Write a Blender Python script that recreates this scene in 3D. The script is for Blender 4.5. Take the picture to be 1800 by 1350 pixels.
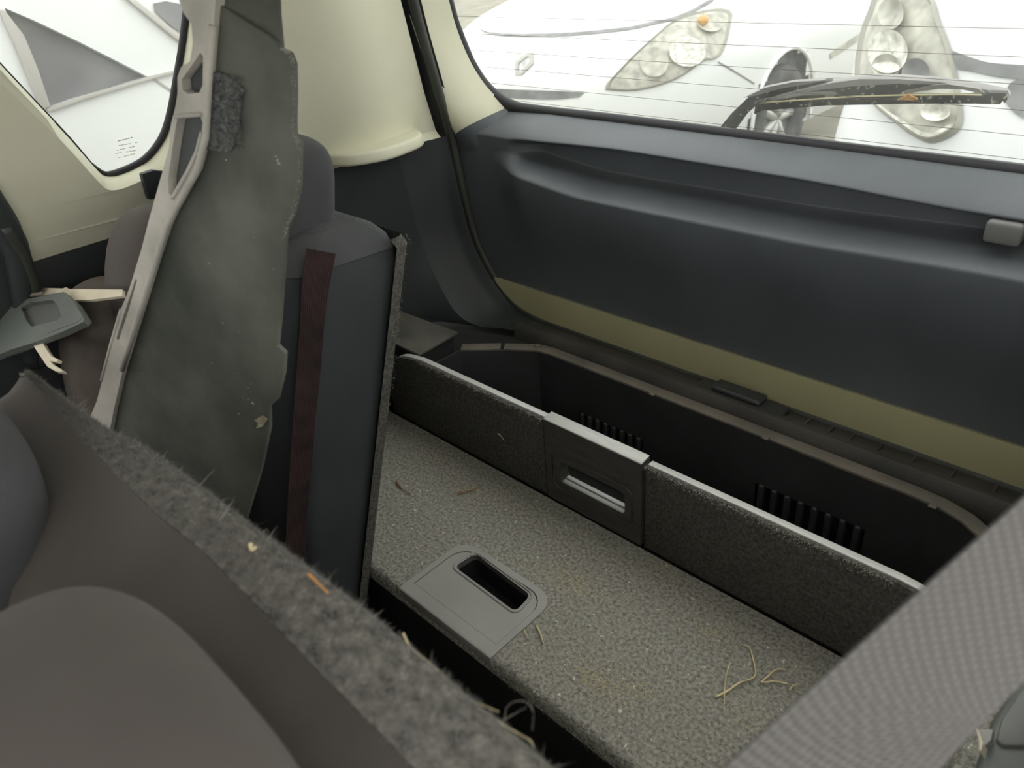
import bpy, bmesh, math, random
from mathutils import Vector, Matrix
from mathutils.bvhtree import BVHTree
from mathutils.geometry import tessellate_polygon
random.seed(7)
for o in list(bpy.data.objects): bpy.data.objects.remove(o)
S = bpy.context.scene
COL = S.collection
V = Vector

# ------------------------------------------------------------------ camera
# x: across the car, y: towards the tailgate, z: up, z = 0 is the cargo floor
F = 1340.0
_ex = -V((-1548, -678, F)).normalized()
_ez = -V((200, 2192, F)).normalized()
_ez = (_ez - _ex * _ez.dot(_ex)).normalized()
_ey = _ez.cross(_ex)
MC = Matrix((_ex, _ey, _ez))                 # camera (right, down, forward) -> world
CAM = V((0, 0, 0.80))
cd = bpy.data.cameras.new('camera'); cam = bpy.data.objects.new('camera', cd); COL.objects.link(cam)
cd.sensor_width = 36.0; cd.lens = F / 1800 * 36; cd.clip_start = 0.01; cd.clip_end = 200
r_, d_, f_ = MC @ V((1, 0, 0)), MC @ V((0, 1, 0)), MC @ V((0, 0, 1))
cam.matrix_world = Matrix(((r_.x, -d_.x, -f_.x, CAM.x), (r_.y, -d_.y, -f_.y, CAM.y), (r_.z, -d_.z, -f_.z, CAM.z), (0, 0, 0, 1)))
cd.dof.use_dof = True; cd.dof.focus_distance = 1.15; cd.dof.aperture_fstop = 8.5
S.camera = cam

# ------------------------------------------------------------------ world, exposure
w = bpy.data.worlds.new('sky'); S.world = w; w.use_nodes = True
bg = w.node_tree.nodes['Background']; bg.inputs[0].default_value = (1.0, 0.99, 0.965, 1); bg.inputs[1].default_value = 1.65
S.view_settings.view_transform = 'Standard'; S.view_settings.look = 'None'
S.view_settings.exposure = 0.65; S.view_settings.gamma = 1.0; S.view_settings.use_curve_mapping = False

# ------------------------------------------------------------------ pixel helpers (1800 x 1350)
def ray(x, y): return (MC @ V((x - 900, y - 675, F))).normalized()
def atx(x, y, X): d = ray(x, y); return CAM + d * ((X - CAM.x) / d.x)
def aty(x, y, Y): d = ray(x, y); return CAM + d * ((Y - CAM.y) / d.y)
def atz(x, y, Z): d = ray(x, y); return CAM + d * ((Z - CAM.z) / d.z)
def atp(x, y, p, n): d = ray(x, y); return CAM + d * ((p - CAM).dot(n) / d.dot(n))
def atd(x, y, depth): return CAM + MC @ V((x - 900, y - 675, F)) * (depth / F)

# ------------------------------------------------------------------ materials
MATS = {}
def mat(name, col, rough=0.6, noise=0.0, nscale=40.0, col2=None, bump=0.0, bscale=300.0, metal=0.0, spec=0.5, stretch=None, detail=6.0, sheen=0.0):
    if name in MATS: return MATS[name]
    m = bpy.data.materials.new(name); m.use_nodes = True; MATS[name] = m
    nt = m.node_tree; b = nt.nodes['Principled BSDF']
    b.inputs['Base Color'].default_value = (*col, 1); b.inputs['Roughness'].default_value = rough
    b.inputs['Metallic'].default_value = metal; b.inputs['Specular IOR Level'].default_value = spec
    if sheen: b.inputs['Sheen Weight'].default_value = sheen
    tc = nt.nodes.new('ShaderNodeTexCoord'); src = tc.outputs['Object']
    if stretch:
        mp = nt.nodes.new('ShaderNodeMapping'); mp.inputs['Scale'].default_value = stretch
        nt.links.new(src, mp.inputs[0]); src = mp.outputs[0]
    if noise or col2:
        n = nt.nodes.new('ShaderNodeTexNoise'); n.inputs['Scale'].default_value = nscale; n.inputs['Detail'].default_value = detail
        nt.links.new(src, n.inputs['Vector'])
        r = nt.nodes.new('ShaderNodeValToRGB'); r.color_ramp.elements[0].position = 0.5 - 0.18; r.color_ramp.elements[1].position = 0.5 + 0.18
        c2 = col2 or tuple(c * (1 + noise) for c in col); c1 = col if col2 else tuple(c * (1 - noise) for c in col)
        r.color_ramp.elements[0].color = (*c1, 1); r.color_ramp.elements[1].color = (*c2, 1)
        nt.links.new(n.outputs['Fac'], r.inputs[0]); nt.links.new(r.outputs[0], b.inputs['Base Color'])
    if bump:
        n2 = nt.nodes.new('ShaderNodeTexNoise'); n2.inputs['Scale'].default_value = bscale; n2.inputs['Detail'].default_value = 3
        nt.links.new(src, n2.inputs['Vector'])
        bp = nt.nodes.new('ShaderNodeBump'); bp.inputs['Strength'].default_value = bump; bp.inputs['Distance'].default_value = 0.002
        nt.links.new(n2.outputs['Fac'], bp.inputs['Height']); nt.links.new(bp.outputs[0], b.inputs['Normal'])
    return m
def speckle(m, col, scale=150.0, lo=0.62, hi=0.70):
    """scattered crumbs / lint of another colour on top of a material"""
    nt = m.node_tree; b = nt.nodes['Principled BSDF']
    tc = nt.nodes.new('ShaderNodeTexCoord'); n = nt.nodes.new('ShaderNodeTexNoise'); n.inputs['Scale'].default_value = scale; n.inputs['Detail'].default_value = 4
    nt.links.new(tc.outputs['Object'], n.inputs['Vector'])
    r = nt.nodes.new('ShaderNodeValToRGB'); r.color_ramp.elements[0].position = lo; r.color_ramp.elements[1].position = hi
    nt.links.new(n.outputs['Fac'], r.inputs[0])
    mx = nt.nodes.new('ShaderNodeMix'); mx.data_type = 'RGBA'
    nt.links.new(r.outputs[0], mx.inputs['Factor'])
    if b.inputs['Base Color'].is_linked: nt.links.new(b.inputs['Base Color'].links[0].from_socket, mx.inputs['A'])
    else: mx.inputs['A'].default_value = b.inputs['Base Color'].default_value
    mx.inputs['B'].default_value = (*col, 1)
    nt.links.new(mx.outputs['Result'], b.inputs['Base Color'])
    return m
def glass(name, tint=(1, 1, 1), dust=0.05, dustcol=(0.8, 0.8, 0.75), scale=6.0, gloss=0.06):
    m = bpy.data.materials.new(name); m.use_nodes = True; nt = m.node_tree; MATS[name] = m
    for n in list(nt.nodes): nt.nodes.remove(n)
    out = nt.nodes.new('ShaderNodeOutputMaterial'); tr = nt.nodes.new('ShaderNodeBsdfTransparent'); tr.inputs[0].default_value = (*tint, 1)
    gl = nt.nodes.new('ShaderNodeBsdfGlossy'); gl.inputs['Roughness'].default_value = 0.02
    df = nt.nodes.new('ShaderNodeBsdfDiffuse'); df.inputs[0].default_value = (*dustcol, 1)
    tl = nt.nodes.new('ShaderNodeBsdfTranslucent'); tl.inputs[0].default_value = (*dustcol, 1)
    ad = nt.nodes.new('ShaderNodeMixShader'); ad.inputs[0].default_value = 0.6; nt.links.new(df.outputs[0], ad.inputs[1]); nt.links.new(tl.outputs[0], ad.inputs[2])
    tc = nt.nodes.new('ShaderNodeTexCoord'); n = nt.nodes.new('ShaderNodeTexNoise'); n.inputs['Scale'].default_value = scale; n.inputs['Detail'].default_value = 8
    nt.links.new(tc.outputs['Object'], n.inputs['Vector'])
    mr = nt.nodes.new('ShaderNodeMapRange'); mr.inputs['From Min'].default_value = 0.3; mr.inputs['From Max'].default_value = 0.7
    mr.inputs['To Min'].default_value = dust * 0.5; mr.inputs['To Max'].default_value = dust * 1.6
    nt.links.new(n.outputs['Fac'], mr.inputs['Value'])
    m1 = nt.nodes.new('ShaderNodeMixShader'); nt.links.new(mr.outputs[0], m1.inputs[0]); nt.links.new(tr.outputs[0], m1.inputs[1]); nt.links.new(ad.outputs[0], m1.inputs[2])
    m2 = nt.nodes.new('ShaderNodeMixShader'); m2.inputs[0].default_value = gloss; nt.links.new(m1.outputs[0], m2.inputs[1]); nt.links.new(gl.outputs[0], m2.inputs[2])
    nt.links.new(m2.outputs[0], out.inputs[0])
    return m
def weave(name, col, col2, sx, sy, bump=0.5, rough=0.8):
    """ribbed webbing: two crossed wave textures in object UV space (u across, v along)"""
    m = bpy.data.materials.new(name); m.use_nodes = True; nt = m.node_tree; MATS[name] = m; b = nt.nodes['Principled BSDF']
    b.inputs['Roughness'].default_value = rough
    uv = nt.nodes.new('ShaderNodeUVMap')
    mp = nt.nodes.new('ShaderNodeMapping'); mp.inputs['Scale'].default_value = (sx, sy, 1); nt.links.new(uv.outputs[0], mp.inputs[0])
    br = nt.nodes.new('ShaderNodeTexBrick'); br.inputs['Scale'].default_value = 1.0; br.inputs['Mortar Size'].default_value = 0.12; br.inputs['Mortar Smooth'].default_value = 1.0
    br.inputs['Brick Width'].default_value = 0.6; br.inputs['Row Height'].default_value = 0.35
    br.inputs['Color1'].default_value = (*col, 1); br.inputs['Color2'].default_value = (*[c * 1.06 for c in col], 1); br.inputs['Mortar'].default_value = (*col2, 1)
    nt.links.new(mp.outputs[0], br.inputs['Vector']); nt.links.new(br.outputs['Color'], b.inputs['Base Color'])
    bp = nt.nodes.new('ShaderNodeBump'); bp.inputs['Strength'].default_value = bump; bp.inputs['Distance'].default_value = 0.0006; bp.invert = True
    nt.links.new(br.outputs['Fac'], bp.inputs['Height']); nt.links.new(bp.outputs[0], b.inputs['Normal'])
    return m

dark = mat('dark_plastic', (0.092, 0.102, 0.114), 0.40, noise=0.12, nscale=6, bump=0.25, bscale=900)
dark2 = mat('dark_trim_plastic', (0.023, 0.028, 0.028), 0.55, noise=0.15, nscale=8, bump=0.2, bscale=800)
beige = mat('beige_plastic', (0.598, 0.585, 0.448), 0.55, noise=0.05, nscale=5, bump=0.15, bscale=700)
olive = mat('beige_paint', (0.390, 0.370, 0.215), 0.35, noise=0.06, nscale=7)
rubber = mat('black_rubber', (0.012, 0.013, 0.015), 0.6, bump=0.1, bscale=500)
sealmat = mat('worn_rubber', (0.035, 0.038, 0.030), 0.55, noise=0.2, nscale=20, bump=0.2, bscale=400)
greyp = mat('grey_plastic', (0.320, 0.313, 0.289), 0.42, noise=0.06, nscale=12, bump=0.1, bscale=900)
blackp = mat('black_plastic', (0.029, 0.031, 0.031), 0.5, noise=0.2, nscale=15, bump=0.2, bscale=600)
edgep = mat('edge_plastic', (0.560, 0.560, 0.532), 0.28, noise=0.08, nscale=25, stretch=(1, 20, 20))
dusty = mat('dusty_plastic', (0.105, 0.095, 0.077), 0.7, col2=(0.175, 0.151, 0.115), nscale=14, bump=0.3, bscale=300)
sillm = mat('dusty_sill_plastic', (0.030, 0.030, 0.027), 0.62, col2=(0.060, 0.054, 0.044), nscale=11, bump=0.3, bscale=300)
carpet = speckle(mat('grey_carpet', (0.160, 0.156, 0.132), 0.95, col2=(0.441, 0.425, 0.367), nscale=210, bump=1.0, bscale=420, spec=0.1, detail=8), (0.799, 0.799, 0.647), 130, 0.66, 0.72)
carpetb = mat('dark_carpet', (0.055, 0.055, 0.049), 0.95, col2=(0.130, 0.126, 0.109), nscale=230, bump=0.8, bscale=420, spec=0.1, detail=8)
carpets = mat('seat_carpet', (0.055, 0.053, 0.048), 0.95, col2=(0.30, 0.285, 0.25), nscale=150, bump=1.0, bscale=260, spec=0.1, detail=7)
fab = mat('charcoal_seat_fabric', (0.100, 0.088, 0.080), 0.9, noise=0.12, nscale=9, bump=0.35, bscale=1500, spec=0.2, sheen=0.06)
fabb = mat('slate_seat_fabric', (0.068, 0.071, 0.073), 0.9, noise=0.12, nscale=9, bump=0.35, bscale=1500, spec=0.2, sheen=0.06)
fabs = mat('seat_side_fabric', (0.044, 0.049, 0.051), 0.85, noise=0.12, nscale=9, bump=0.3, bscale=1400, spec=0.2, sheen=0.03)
redm = mat('dark_red_fabric', (0.031, 0.023, 0.023), 0.9, col2=(0.056, 0.034, 0.034), nscale=26, bump=0.4, bscale=300, spec=0.15)
shelfm = speckle(mat('dirty_felt_board', (0.056, 0.062, 0.052), 0.92, col2=(0.135, 0.140, 0.118), nscale=9, bump=0.5, bscale=500, spec=0.15), (0.530, 0.545, 0.486), 95, 0.73, 0.76)
shelff = mat('dusty_grey_frame', (0.361, 0.351, 0.314), 0.85, col2=(0.551, 0.522, 0.465), nscale=18, bump=0.4, bscale=300, spec=0.15)
shelfc = mat('shelf_recess', (0.063, 0.070, 0.073), 0.9, col2=(0.105, 0.112, 0.112), nscale=16)
velcro = mat('black_pile_pad', (0.02, 0.022, 0.021), 0.9, col2=(0.15, 0.16, 0.15), nscale=230, bump=1.0, bscale=220)
greent = mat('grey_green_plastic', (0.116, 0.130, 0.116), 0.5, noise=0.12, nscale=9)
cream = mat('cream_plastic', (0.62, 0.56, 0.42), 0.6, noise=0.15, nscale=14)
straw = mat('dry_straw', (0.72, 0.61, 0.36), 0.7, noise=0.25, nscale=60)
twigm = mat('brown_twig', (0.30, 0.17, 0.08), 0.8, noise=0.3, nscale=60)
hairm = mat('grey_fibre', (0.466, 0.448, 0.397), 0.8)
fluffm = mat('dark_fluff', (0.156, 0.153, 0.137), 0.9)
white = mat('white_car_paint', (0.80, 0.815, 0.81), 0.25, noise=0.02, nscale=2)
white2 = mat('silver_white_paint', (0.72, 0.735, 0.74), 0.25, noise=0.02, nscale=2)
carblk = mat('car_black_plastic', (0.16, 0.165, 0.17), 0.5, noise=0.3, nscale=20)
tyre = mat('tyre_rubber', (0.10, 0.10, 0.10), 0.8, noise=0.3, nscale=10)
alloy = mat('alloy', (0.55, 0.55, 0.53), 0.4, metal=0.3)
chrome = mat('reflector', (0.42, 0.41, 0.35), 0.3, col2=(0.85, 0.84, 0.78), nscale=45, bump=1.0, bscale=60)
lampgrey = mat('lamp_housing', (0.44, 0.43, 0.37), 0.4, noise=0.3, nscale=25)
orange = mat('amber_bulb', (0.62, 0.36, 0.13), 0.3)
lens = glass('lamp_lens', (0.93, 0.93, 0.88), 0.14, (0.85, 0.84, 0.76), 20, 0.08)
rearglass = glass('dusty_rear_glass', (0.96, 0.98, 0.97), 0.045, (0.8, 0.8, 0.74), 9, 0.03)
sideglass = glass('side_glass', (0.96, 0.98, 0.97), 0.05, (0.85, 0.84, 0.80), 7, 0.03)
carwin = mat('dusty_car_window', (0.14, 0.14, 0.15), 0.12, col2=(0.22, 0.22, 0.225), nscale=7)
frit = mat('window_frit', (0.05, 0.055, 0.055), 0.5)
etch = mat('etched_mark', (0.55, 0.58, 0.52), 0.6)
leafm = mat('dry_leaf', (0.60, 0.30, 0.10), 0.7, noise=0.3, nscale=50)
groundm = mat('yard_ground', (0.26, 0.245, 0.20), 0.95, noise=0.25, nscale=3, bump=0.5, bscale=60)
headl = mat('headliner', (0.676, 0.663, 0.572), 0.9)
latch = mat('latch_plastic', (0.030, 0.031, 0.033), 0.4)
webbing = weave('seat_belt_webbing', (0.138, 0.131, 0.124), (0.069, 0.066, 0.063), 6.4, 7.0, 1.0)

# ------------------------------------------------------------------ object helpers
def link(name, me, m, parent=None, smooth=True):
    o = bpy.data.objects.new(name, me); COL.objects.link(o)
    if m: me.materials.append(m)
    if parent is not None: o.parent = parent
    if smooth:
        for p in me.polygons: p.use_smooth = True
    return o
def mk(name, vs, fs, m, parent=None, smooth=True):
    me = bpy.data.meshes.new(name); me.from_pydata([tuple(v) for v in vs], [], fs); me.update()
    return link(name, me, m, parent, smooth)
def tag(o, label, cat=None, group=None, kind=None):
    o['label'] = label
    if cat: o['category'] = cat
    if group: o['group'] = group
    if kind: o['kind'] = kind
    return o
def empty(name, label, cat=None, group=None, kind=None, loc=(0, 0, 0)):
    o = bpy.data.objects.new(name, None); COL.objects.link(o); o.empty_display_size = 0.05
    return tag(o, label, cat, group, kind)
def autosmooth(o, ang=40):
    me = o.data; bm = bmesh.new(); bm.from_mesh(me)
    for e in bm.edges:
        if len(e.link_faces) == 2 and e.calc_face_angle(0) > math.radians(ang): e.smooth = False
    bm.to_mesh(me); bm.free()
    return o
def frombm(name, bm, m, parent=None, smooth=True, ang=40):
    bmesh.ops.recalc_face_normals(bm, faces=bm.faces)
    me = bpy.data.meshes.new(name); bm.to_mesh(me); bm.free()
    o = link(name, me, m, parent, smooth)
    if smooth: autosmooth(o, ang)
    return o
def ext(name, loop, vec, m, parent=None, bevel=0.0, holes=(), smooth=True, segs=2):
    """a planar outline (with holes) given real thickness along vec"""
    bm = bmesh.new(); vec = V(vec); loops = [list(map(V, loop))] + [list(map(V, h)) for h in holes]
    flat = [p for l in loops for p in l]
    tris = tessellate_polygon(loops)
    a = [bm.verts.new(p) for p in flat]; b = [bm.verts.new(p + vec) for p in flat]
    if not holes:
        bm.faces.new(a); bm.faces.new(b)
    else:
        for t in tris:
            try:
                bm.faces.new([a[i] for i in t]); bm.faces.new([b[i] for i in t])
            except ValueError: pass
    k = 0
    for l in loops:
        n = len(l)
        for i in range(n):
            j = (i + 1) % n
            bm.faces.new((a[k + i], a[k + j], b[k + j], b[k + i]))
        k += n
    bmesh.ops.recalc_face_normals(bm, faces=bm.faces)
    if bevel:
        es = [e for e in bm.edges if len(e.link_faces) == 2 and e.calc_face_angle(0) > 0.9]
        bmesh.ops.bevel(bm, geom=es, offset=bevel, segments=segs, profile=0.5, affect='EDGES', clamp_overlap=True)
    return frombm(name, bm, m, parent, smooth)
def rbox(name, c, size, m, parent=None, r=0.02, segs=4, shear=(0, 0), taper=None, sub=0, fn=None):
    """rounded box; shear = (dx/dz, dy/dz); fn(v) last deformation in world space"""
    bm = bmesh.new(); bmesh.ops.create_cube(bm, size=1)
    for v in bm.verts: v.co = V((v.co.x * size[0], v.co.y * size[1], v.co.z * size[2]))
    if sub: bmesh.ops.subdivide_edges(bm, edges=bm.edges, cuts=sub, use_grid_fill=True)
    es = [e for e in bm.edges if len(e.link_faces) == 2 and e.calc_face_angle(0) > 0.5]
    bmesh.ops.bevel(bm, geom=es, offset=r, segments=segs, profile=0.5, affect='EDGES', clamp_overlap=True)
    for v in bm.verts:
        if taper: k = 1 + taper * v.co.z / size[2]; v.co.x *= k
        v.co = V((v.co.x + shear[0] * v.co.z, v.co.y + shear[1] * v.co.z, v.co.z)) + V(c)
        if fn: v.co = fn(v.co)
    return frombm(name, bm, m, parent, True, 50)
def pillow(name, c, size, m, parent=None, e=4.0, n=28, shear=(0, 0), fn=None):
    """super-ellipsoid cushion"""
    vs, fs = [], []
    def sp(a, p): return math.copysign(abs(a) ** p, a)
    for i in range(n + 1):
        la = -math.pi / 2 + math.pi * i / n
        for j in range(2 * n):
            lo = math.pi * j / n
            q = V((sp(math.cos(la), 2 / e) * sp(math.cos(lo), 2 / e) * size[0] / 2, sp(math.cos(la), 2 / e) * sp(math.sin(lo), 2 / e) * size[1] / 2, sp(math.sin(la), 2 / e) * size[2] / 2))
            q = V((q.x + shear[0] * q.z, q.y + shear[1] * q.z, q.z)) + V(c)
            vs.append(fn(q) if fn else q)
    for i in range(n):
        for j in range(2 * n):
            k = (j + 1) % (2 * n); fs.append((i * 2 * n + j, i * 2 * n + k, (i + 1) * 2 * n + k, (i + 1) * 2 * n + j))
    o = mk(name, vs, fs, m, parent); bm = bmesh.new(); bm.from_mesh(o.data); bmesh.ops.remove_doubles(bm, verts=bm.verts, dist=1e-5)
    bmesh.ops.recalc_face_normals(bm, faces=bm.faces); bm.to_mesh(o.data); bm.free()
    for p in o.data.polygons: p.use_smooth = True
    return o
def grid(name, rows, m, parent=None, smooth=True, ang=50, drop=None):
    n = len(rows[0]); vs = [p for r in rows for p in r]; fs = []
    for i in range(len(rows) - 1):
        for j in range(n - 1):
            q = (i * n + j, i * n + j + 1, (i + 1) * n + j + 1, (i + 1) * n + j)
            if drop and drop(sum((V(vs[k]) for k in q), V()) / 4): continue
            fs.append(q)
    o = mk(name, vs, fs, m, parent, smooth)
    if smooth: autosmooth(o, ang)
    return o
def spline(pts, n=8, closed=False):
    """Catmull-Rom through the points"""
    pts = [V(p) for p in pts]; out = []; N = len(pts)
    for i in range(N if closed else N - 1):
        if closed: a, b, c, d = pts[(i - 1) % N], pts[i], pts[(i + 1) % N], pts[(i + 2) % N]
        else: a, b, c, d = pts[max(i - 1, 0)], pts[i], pts[i + 1], pts[min(i + 2, N - 1)]
        for k in range(n):
            t = k / n
            out.append(0.5 * ((2 * b) + (c - a) * t + (2 * a - 5 * b + 4 * c - d) * t * t + (3 * b - a - 3 * c + d) * t ** 3))
    if not closed: out.append(pts[-1])
    return out
def tube(name, pts, r, m, parent=None, n=6, closed=False, flat=1.0, up=V((0, 0, 1)), taper=None):
    pts = [V(p) for p in pts]; vs, fs = [], []; N = len(pts)
    for i, p in enumerate(pts):
        if closed: t = (pts[(i + 1) % N] - pts[i - 1]).normalized()
        else: t = (pts[min(i + 1, N - 1)] - pts[max(i - 1, 0)]).normalized()
        s = t.cross(up)
        s = s.normalized() if s.length > 1e-4 else t.orthogonal().normalized()
        u = s.cross(t).normalized(); rr = r * (taper(i / (N - 1)) if taper else 1)
        for k in range(n):
            a = 2 * math.pi * (k + 0.5) / n
            vs.append(p + s * (math.cos(a) * rr) + u * (math.sin(a) * rr * flat))
    for i in range(N if closed else N - 1):
        for k in range(n):
            fs.append((i * n + k, i * n + (k + 1) % n, ((i + 1) % N) * n + (k + 1) % n, ((i + 1) % N) * n + k))
    if not closed: fs += [tuple(range(n - 1, -1, -1)), tuple((N - 1) * n + k for k in range(n))]
    return mk(name, vs, fs, m, parent)
def bvh(o):
    me = o.data; mw = o.matrix_world
    return BVHTree.FromPolygons([mw @ v.co for v in me.vertices], [tuple(p.vertices) for p in me.polygons])
def hit(b, x, y, off=0.0):
    d = ray(x, y); loc, nrm, i, ds = b.ray_cast(CAM, d)
    if loc is None: return None
    if nrm.dot(d) > 0: nrm = -nrm
    return loc + nrm * off
def smooth(x, a, b):
    t = min(1, max(0, (x - a) / (b - a))) if b != a else float(x > a)
    return t * t * (3 - 2 * t)
def lerp(a, b, t): return a + (b - a) * t
def interp(x, tab):
    if x <= tab[0][0]: return tab[0][1]
    for (a, p), (b, q) in zip(tab, tab[1:]):
        if x <= b: return lerp(p, q, (x - a) / (b - a))
    return tab[-1][1]
def fibres(name, sample, n, length, wid, m, parent, lie=0.6):
    """loose pile: one thin triangle per fibre"""
    vs, fs = [], []
    for i in range(n):
        p, nr = sample()
        a = random.uniform(0, 2 * math.pi); t = nr.orthogonal(); t.rotate(Matrix.Rotation(a, 3, nr))
        L = length * random.uniform(0.4, 1.3); d = (nr * (1 - lie * random.random()) + t * random.uniform(0.3, 1.2)).normalized()
        s = d.cross(nr); s = s.normalized() * wid if s.length > 1e-5 else t * wid
        k = len(vs); vs += [p - s, p + s, p + d * L]; fs.append((k, k + 1, k + 2))
    o = mk(name, vs, fs, m, parent, False); o['kind'] = 'stuff'
    return o

# ================================================================== SETTING
# ------------------------------------------------ ground
tag(ext('ground', [(-14, -8, -0.62), (10, -8, -0.62), (10, 16, -0.62), (-14, 16, -0.62)], (0, 0, -0.05), groundm), 'pale gravel ground of the yard outside the car', 'ground', kind='structure')

# ------------------------------------------------ tailgate
K = -0.33                                               # lean of the glass
def yglass(z): return 1.047 + K * (z - 0.5)
def onglass(x, y, off=0.0):
    p, n = V((0, 1.047 + off, 0.5)), V((0, 1, -K)).normalized()
    return atp(x, y, p, n)
def sint(x, tab):
    if x <= tab[0][0]: return tab[0][1]
    for (a, p), (b, q) in zip(tab, tab[1:]):
        if x <= b: return lerp(p, q, smooth(x, a, b) * 0.6 + 0.4 * (x - a) / (b - a))
    return tab[-1][1]
def zb_(x): return 0.009 + sint(x, [(-1.16, 0.405), (-0.98, 0.417), (-0.78, 0.399), (-0.45, 0.401), (-0.16, 0.412), (0.05, 0.416)])
def zt_(x): return sint(x, [(-1.16, 0.464), (-0.98, 0.466), (-0.73, 0.475), (-0.45, 0.473), (-0.24, 0.466), (0.05, 0.464)])
def ypanel(x, z):
    zb, zt = zb_(x), zt_(x); en = smooth(x, -1.04, -0.92)
    y = 0.976 - 0.040 * en * smooth(z, 0.20, zb - 0.012) ** 1.3
    y += (0.032 * smooth(z, zb - 0.010, zb + 0.020)) * en
    t = max(0.0, min(1.0, (z - zt) / (0.506 - zt)))
    y += 0.073 * t ** 1.3
    return y + 0.042 * smooth(z, zb - 0.010, zb + 0.020) * (1 - smooth(z, zt - 0.012, zt + 0.004)) * smooth(x, -0.99, -0.93)
door = empty('door_1', 'closed car tailgate with dark inner panel and long finger pocket below the rear window', kind='structure')
xs = [-1.16 + 1.20 * i / 200 for i in range(201)]
def zrow(x, r):
    k = [0.182, zb_(x) - 0.012, zb_(x) + 0.021, zt_(x) - 0.013, zt_(x) + 0.005, 0.506]; c = [0, 24, 44, 52, 66, 84]
    for q in range(5):
        if r <= c[q + 1]: return lerp(k[q], k[q + 1], (r - c[q]) / (c[q + 1] - c[q]))
def panel_pt(x, z):
    # the upper left corner follows the window edge and the beige corner trim
    return V((x, ypanel(x, z) - 0.0, z))
grid('inner_panel', [[panel_pt(x, zrow(x, r)) for x in xs] for r in range(85)], dark, door, ang=70)
# the painted lower edge of the tailgate
rows = []
for (y, z) in [(0.975, 0.184), (0.968, 0.186), (0.966, 0.178), (0.966, 0.10), (0.985, 0.09)]:
    rows.append([V((x, y, z)) for x in (-1.14, -0.8, -0.4, 0.02)])
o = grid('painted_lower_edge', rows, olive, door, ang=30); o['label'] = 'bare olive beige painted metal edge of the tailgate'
# beige corner trim
Lp = spline([(708, -12, 0), (735, 70, 0), (762, 150, 0), (782, 205, 0), (800, 237, 0)], 8)
Rp = spline([(786, -12, 0), (803, 50, 0), (828, 110, 0), (858, 155, 0), (893, 188, 0)], 8)
def y_left(z): return 0.965 + K * (z - 0.46)
def p_left(x, y): return atp(x, y, V((0, 0.965, 0.46)), V((0, 1, -K)).normalized())
rows = []
for a, b in zip(Lp, Rp):
    A = p_left(a.x, a.y); B = onglass(b.x, b.y, -0.012); row = [A + V((-0.012, 0.012, 0))]
    for k in range(0, 13):
        t = k / 12; q = A.lerp(B, t); q.y -= 0.026 * math.sin(math.pi * min(1, t * 1.05)) ** 0.8; row.append(q)
    rows.append(row)
# rounded lower end
last = rows[-1]
o = grid('corner_trim', rows, beige, door, ang=60); o['label'] = 'beige plastic trim at the window corner'
# dark corner of the panel under the trim
cornr = []
low = [panel_pt(x, 0.425) for x in [lerp(-1.14, -0.985, k / 13) for k in range(14)]]
for t in [i / 8 for i in range(9)]:
    cornr.append([V(p).lerp(l + V((0, 0.002, 0)), t) for p, l in zip(last, low)])
grid('panel_corner', cornr, dark, door, ang=60)
# parcel shelf peg
pg = aty(1765, 402, 0.965)
rbox('shelf_peg', (pg.x, 0.985, 0.452), (0.038, 0.048, 0.026), mat('peg_grey', (0.15, 0.15, 0.148), 0.5), door, 0.005, 3)['label'] = 'small grey plastic peg in the pocket'
# rear window
WE = [(776, -60), (790, 0), (805, 50), (830, 110), (860, 155), (900, 184), (950, 195), (1100, 213), (1300, 239), (1500, 265), (1800, 303), (2000, 330)]
we = spline([onglass(x, y) for x, y in WE], 8)
win = empty('window_1', 'dusty rear window with heating wires in the tailgate', kind='structure')
loop = [p for p in we] + [V((0.03, yglass(0.9), 0.9)), V((-1.05, yglass(0.9), 0.9))]
ext('pane', loop, (0, 0.004, 0.0013), rearglass, win, smooth=False)
tube('window_seal', [p + V((0, -0.006, 0)) for p in we], 0.0115, rubber, win, n=8)
tube('window_seal_lip', [p + V((0.0, -0.012, -0.006)) for p in we], 0.0045, dark2, win, n=6)
bw = bvh(win.children[0])
for k in range(11):
    z = 0.515 + 0.029 * k
    xl = min((p.x for p in we if p.z < z + 0.012 and p.x < -0.5), default=-1.0)
    xl = min([p for p in we], key=lambda p: abs(p.z - z) + (0 if p.x < -0.9 else 9)).x
    tube('heating_wire', [V((xl, yglass(z) - 0.001, z)), V((-0.5, yglass(z) - 0.001, z)), V((0.0, yglass(z) - 0.001, z))], 0.00036, dusty, win, n=4)

# ------------------------------------------------ left side of the car
KX = 0.22
def xwall(z): return -1.15 + KX * max(0, z - 0.455)
def onwall(x, y, off=0.0): return atp(x, y, V((-1.15 + off, 0, 0.455)), V((1, 0, -KX)).normalized())
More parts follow.
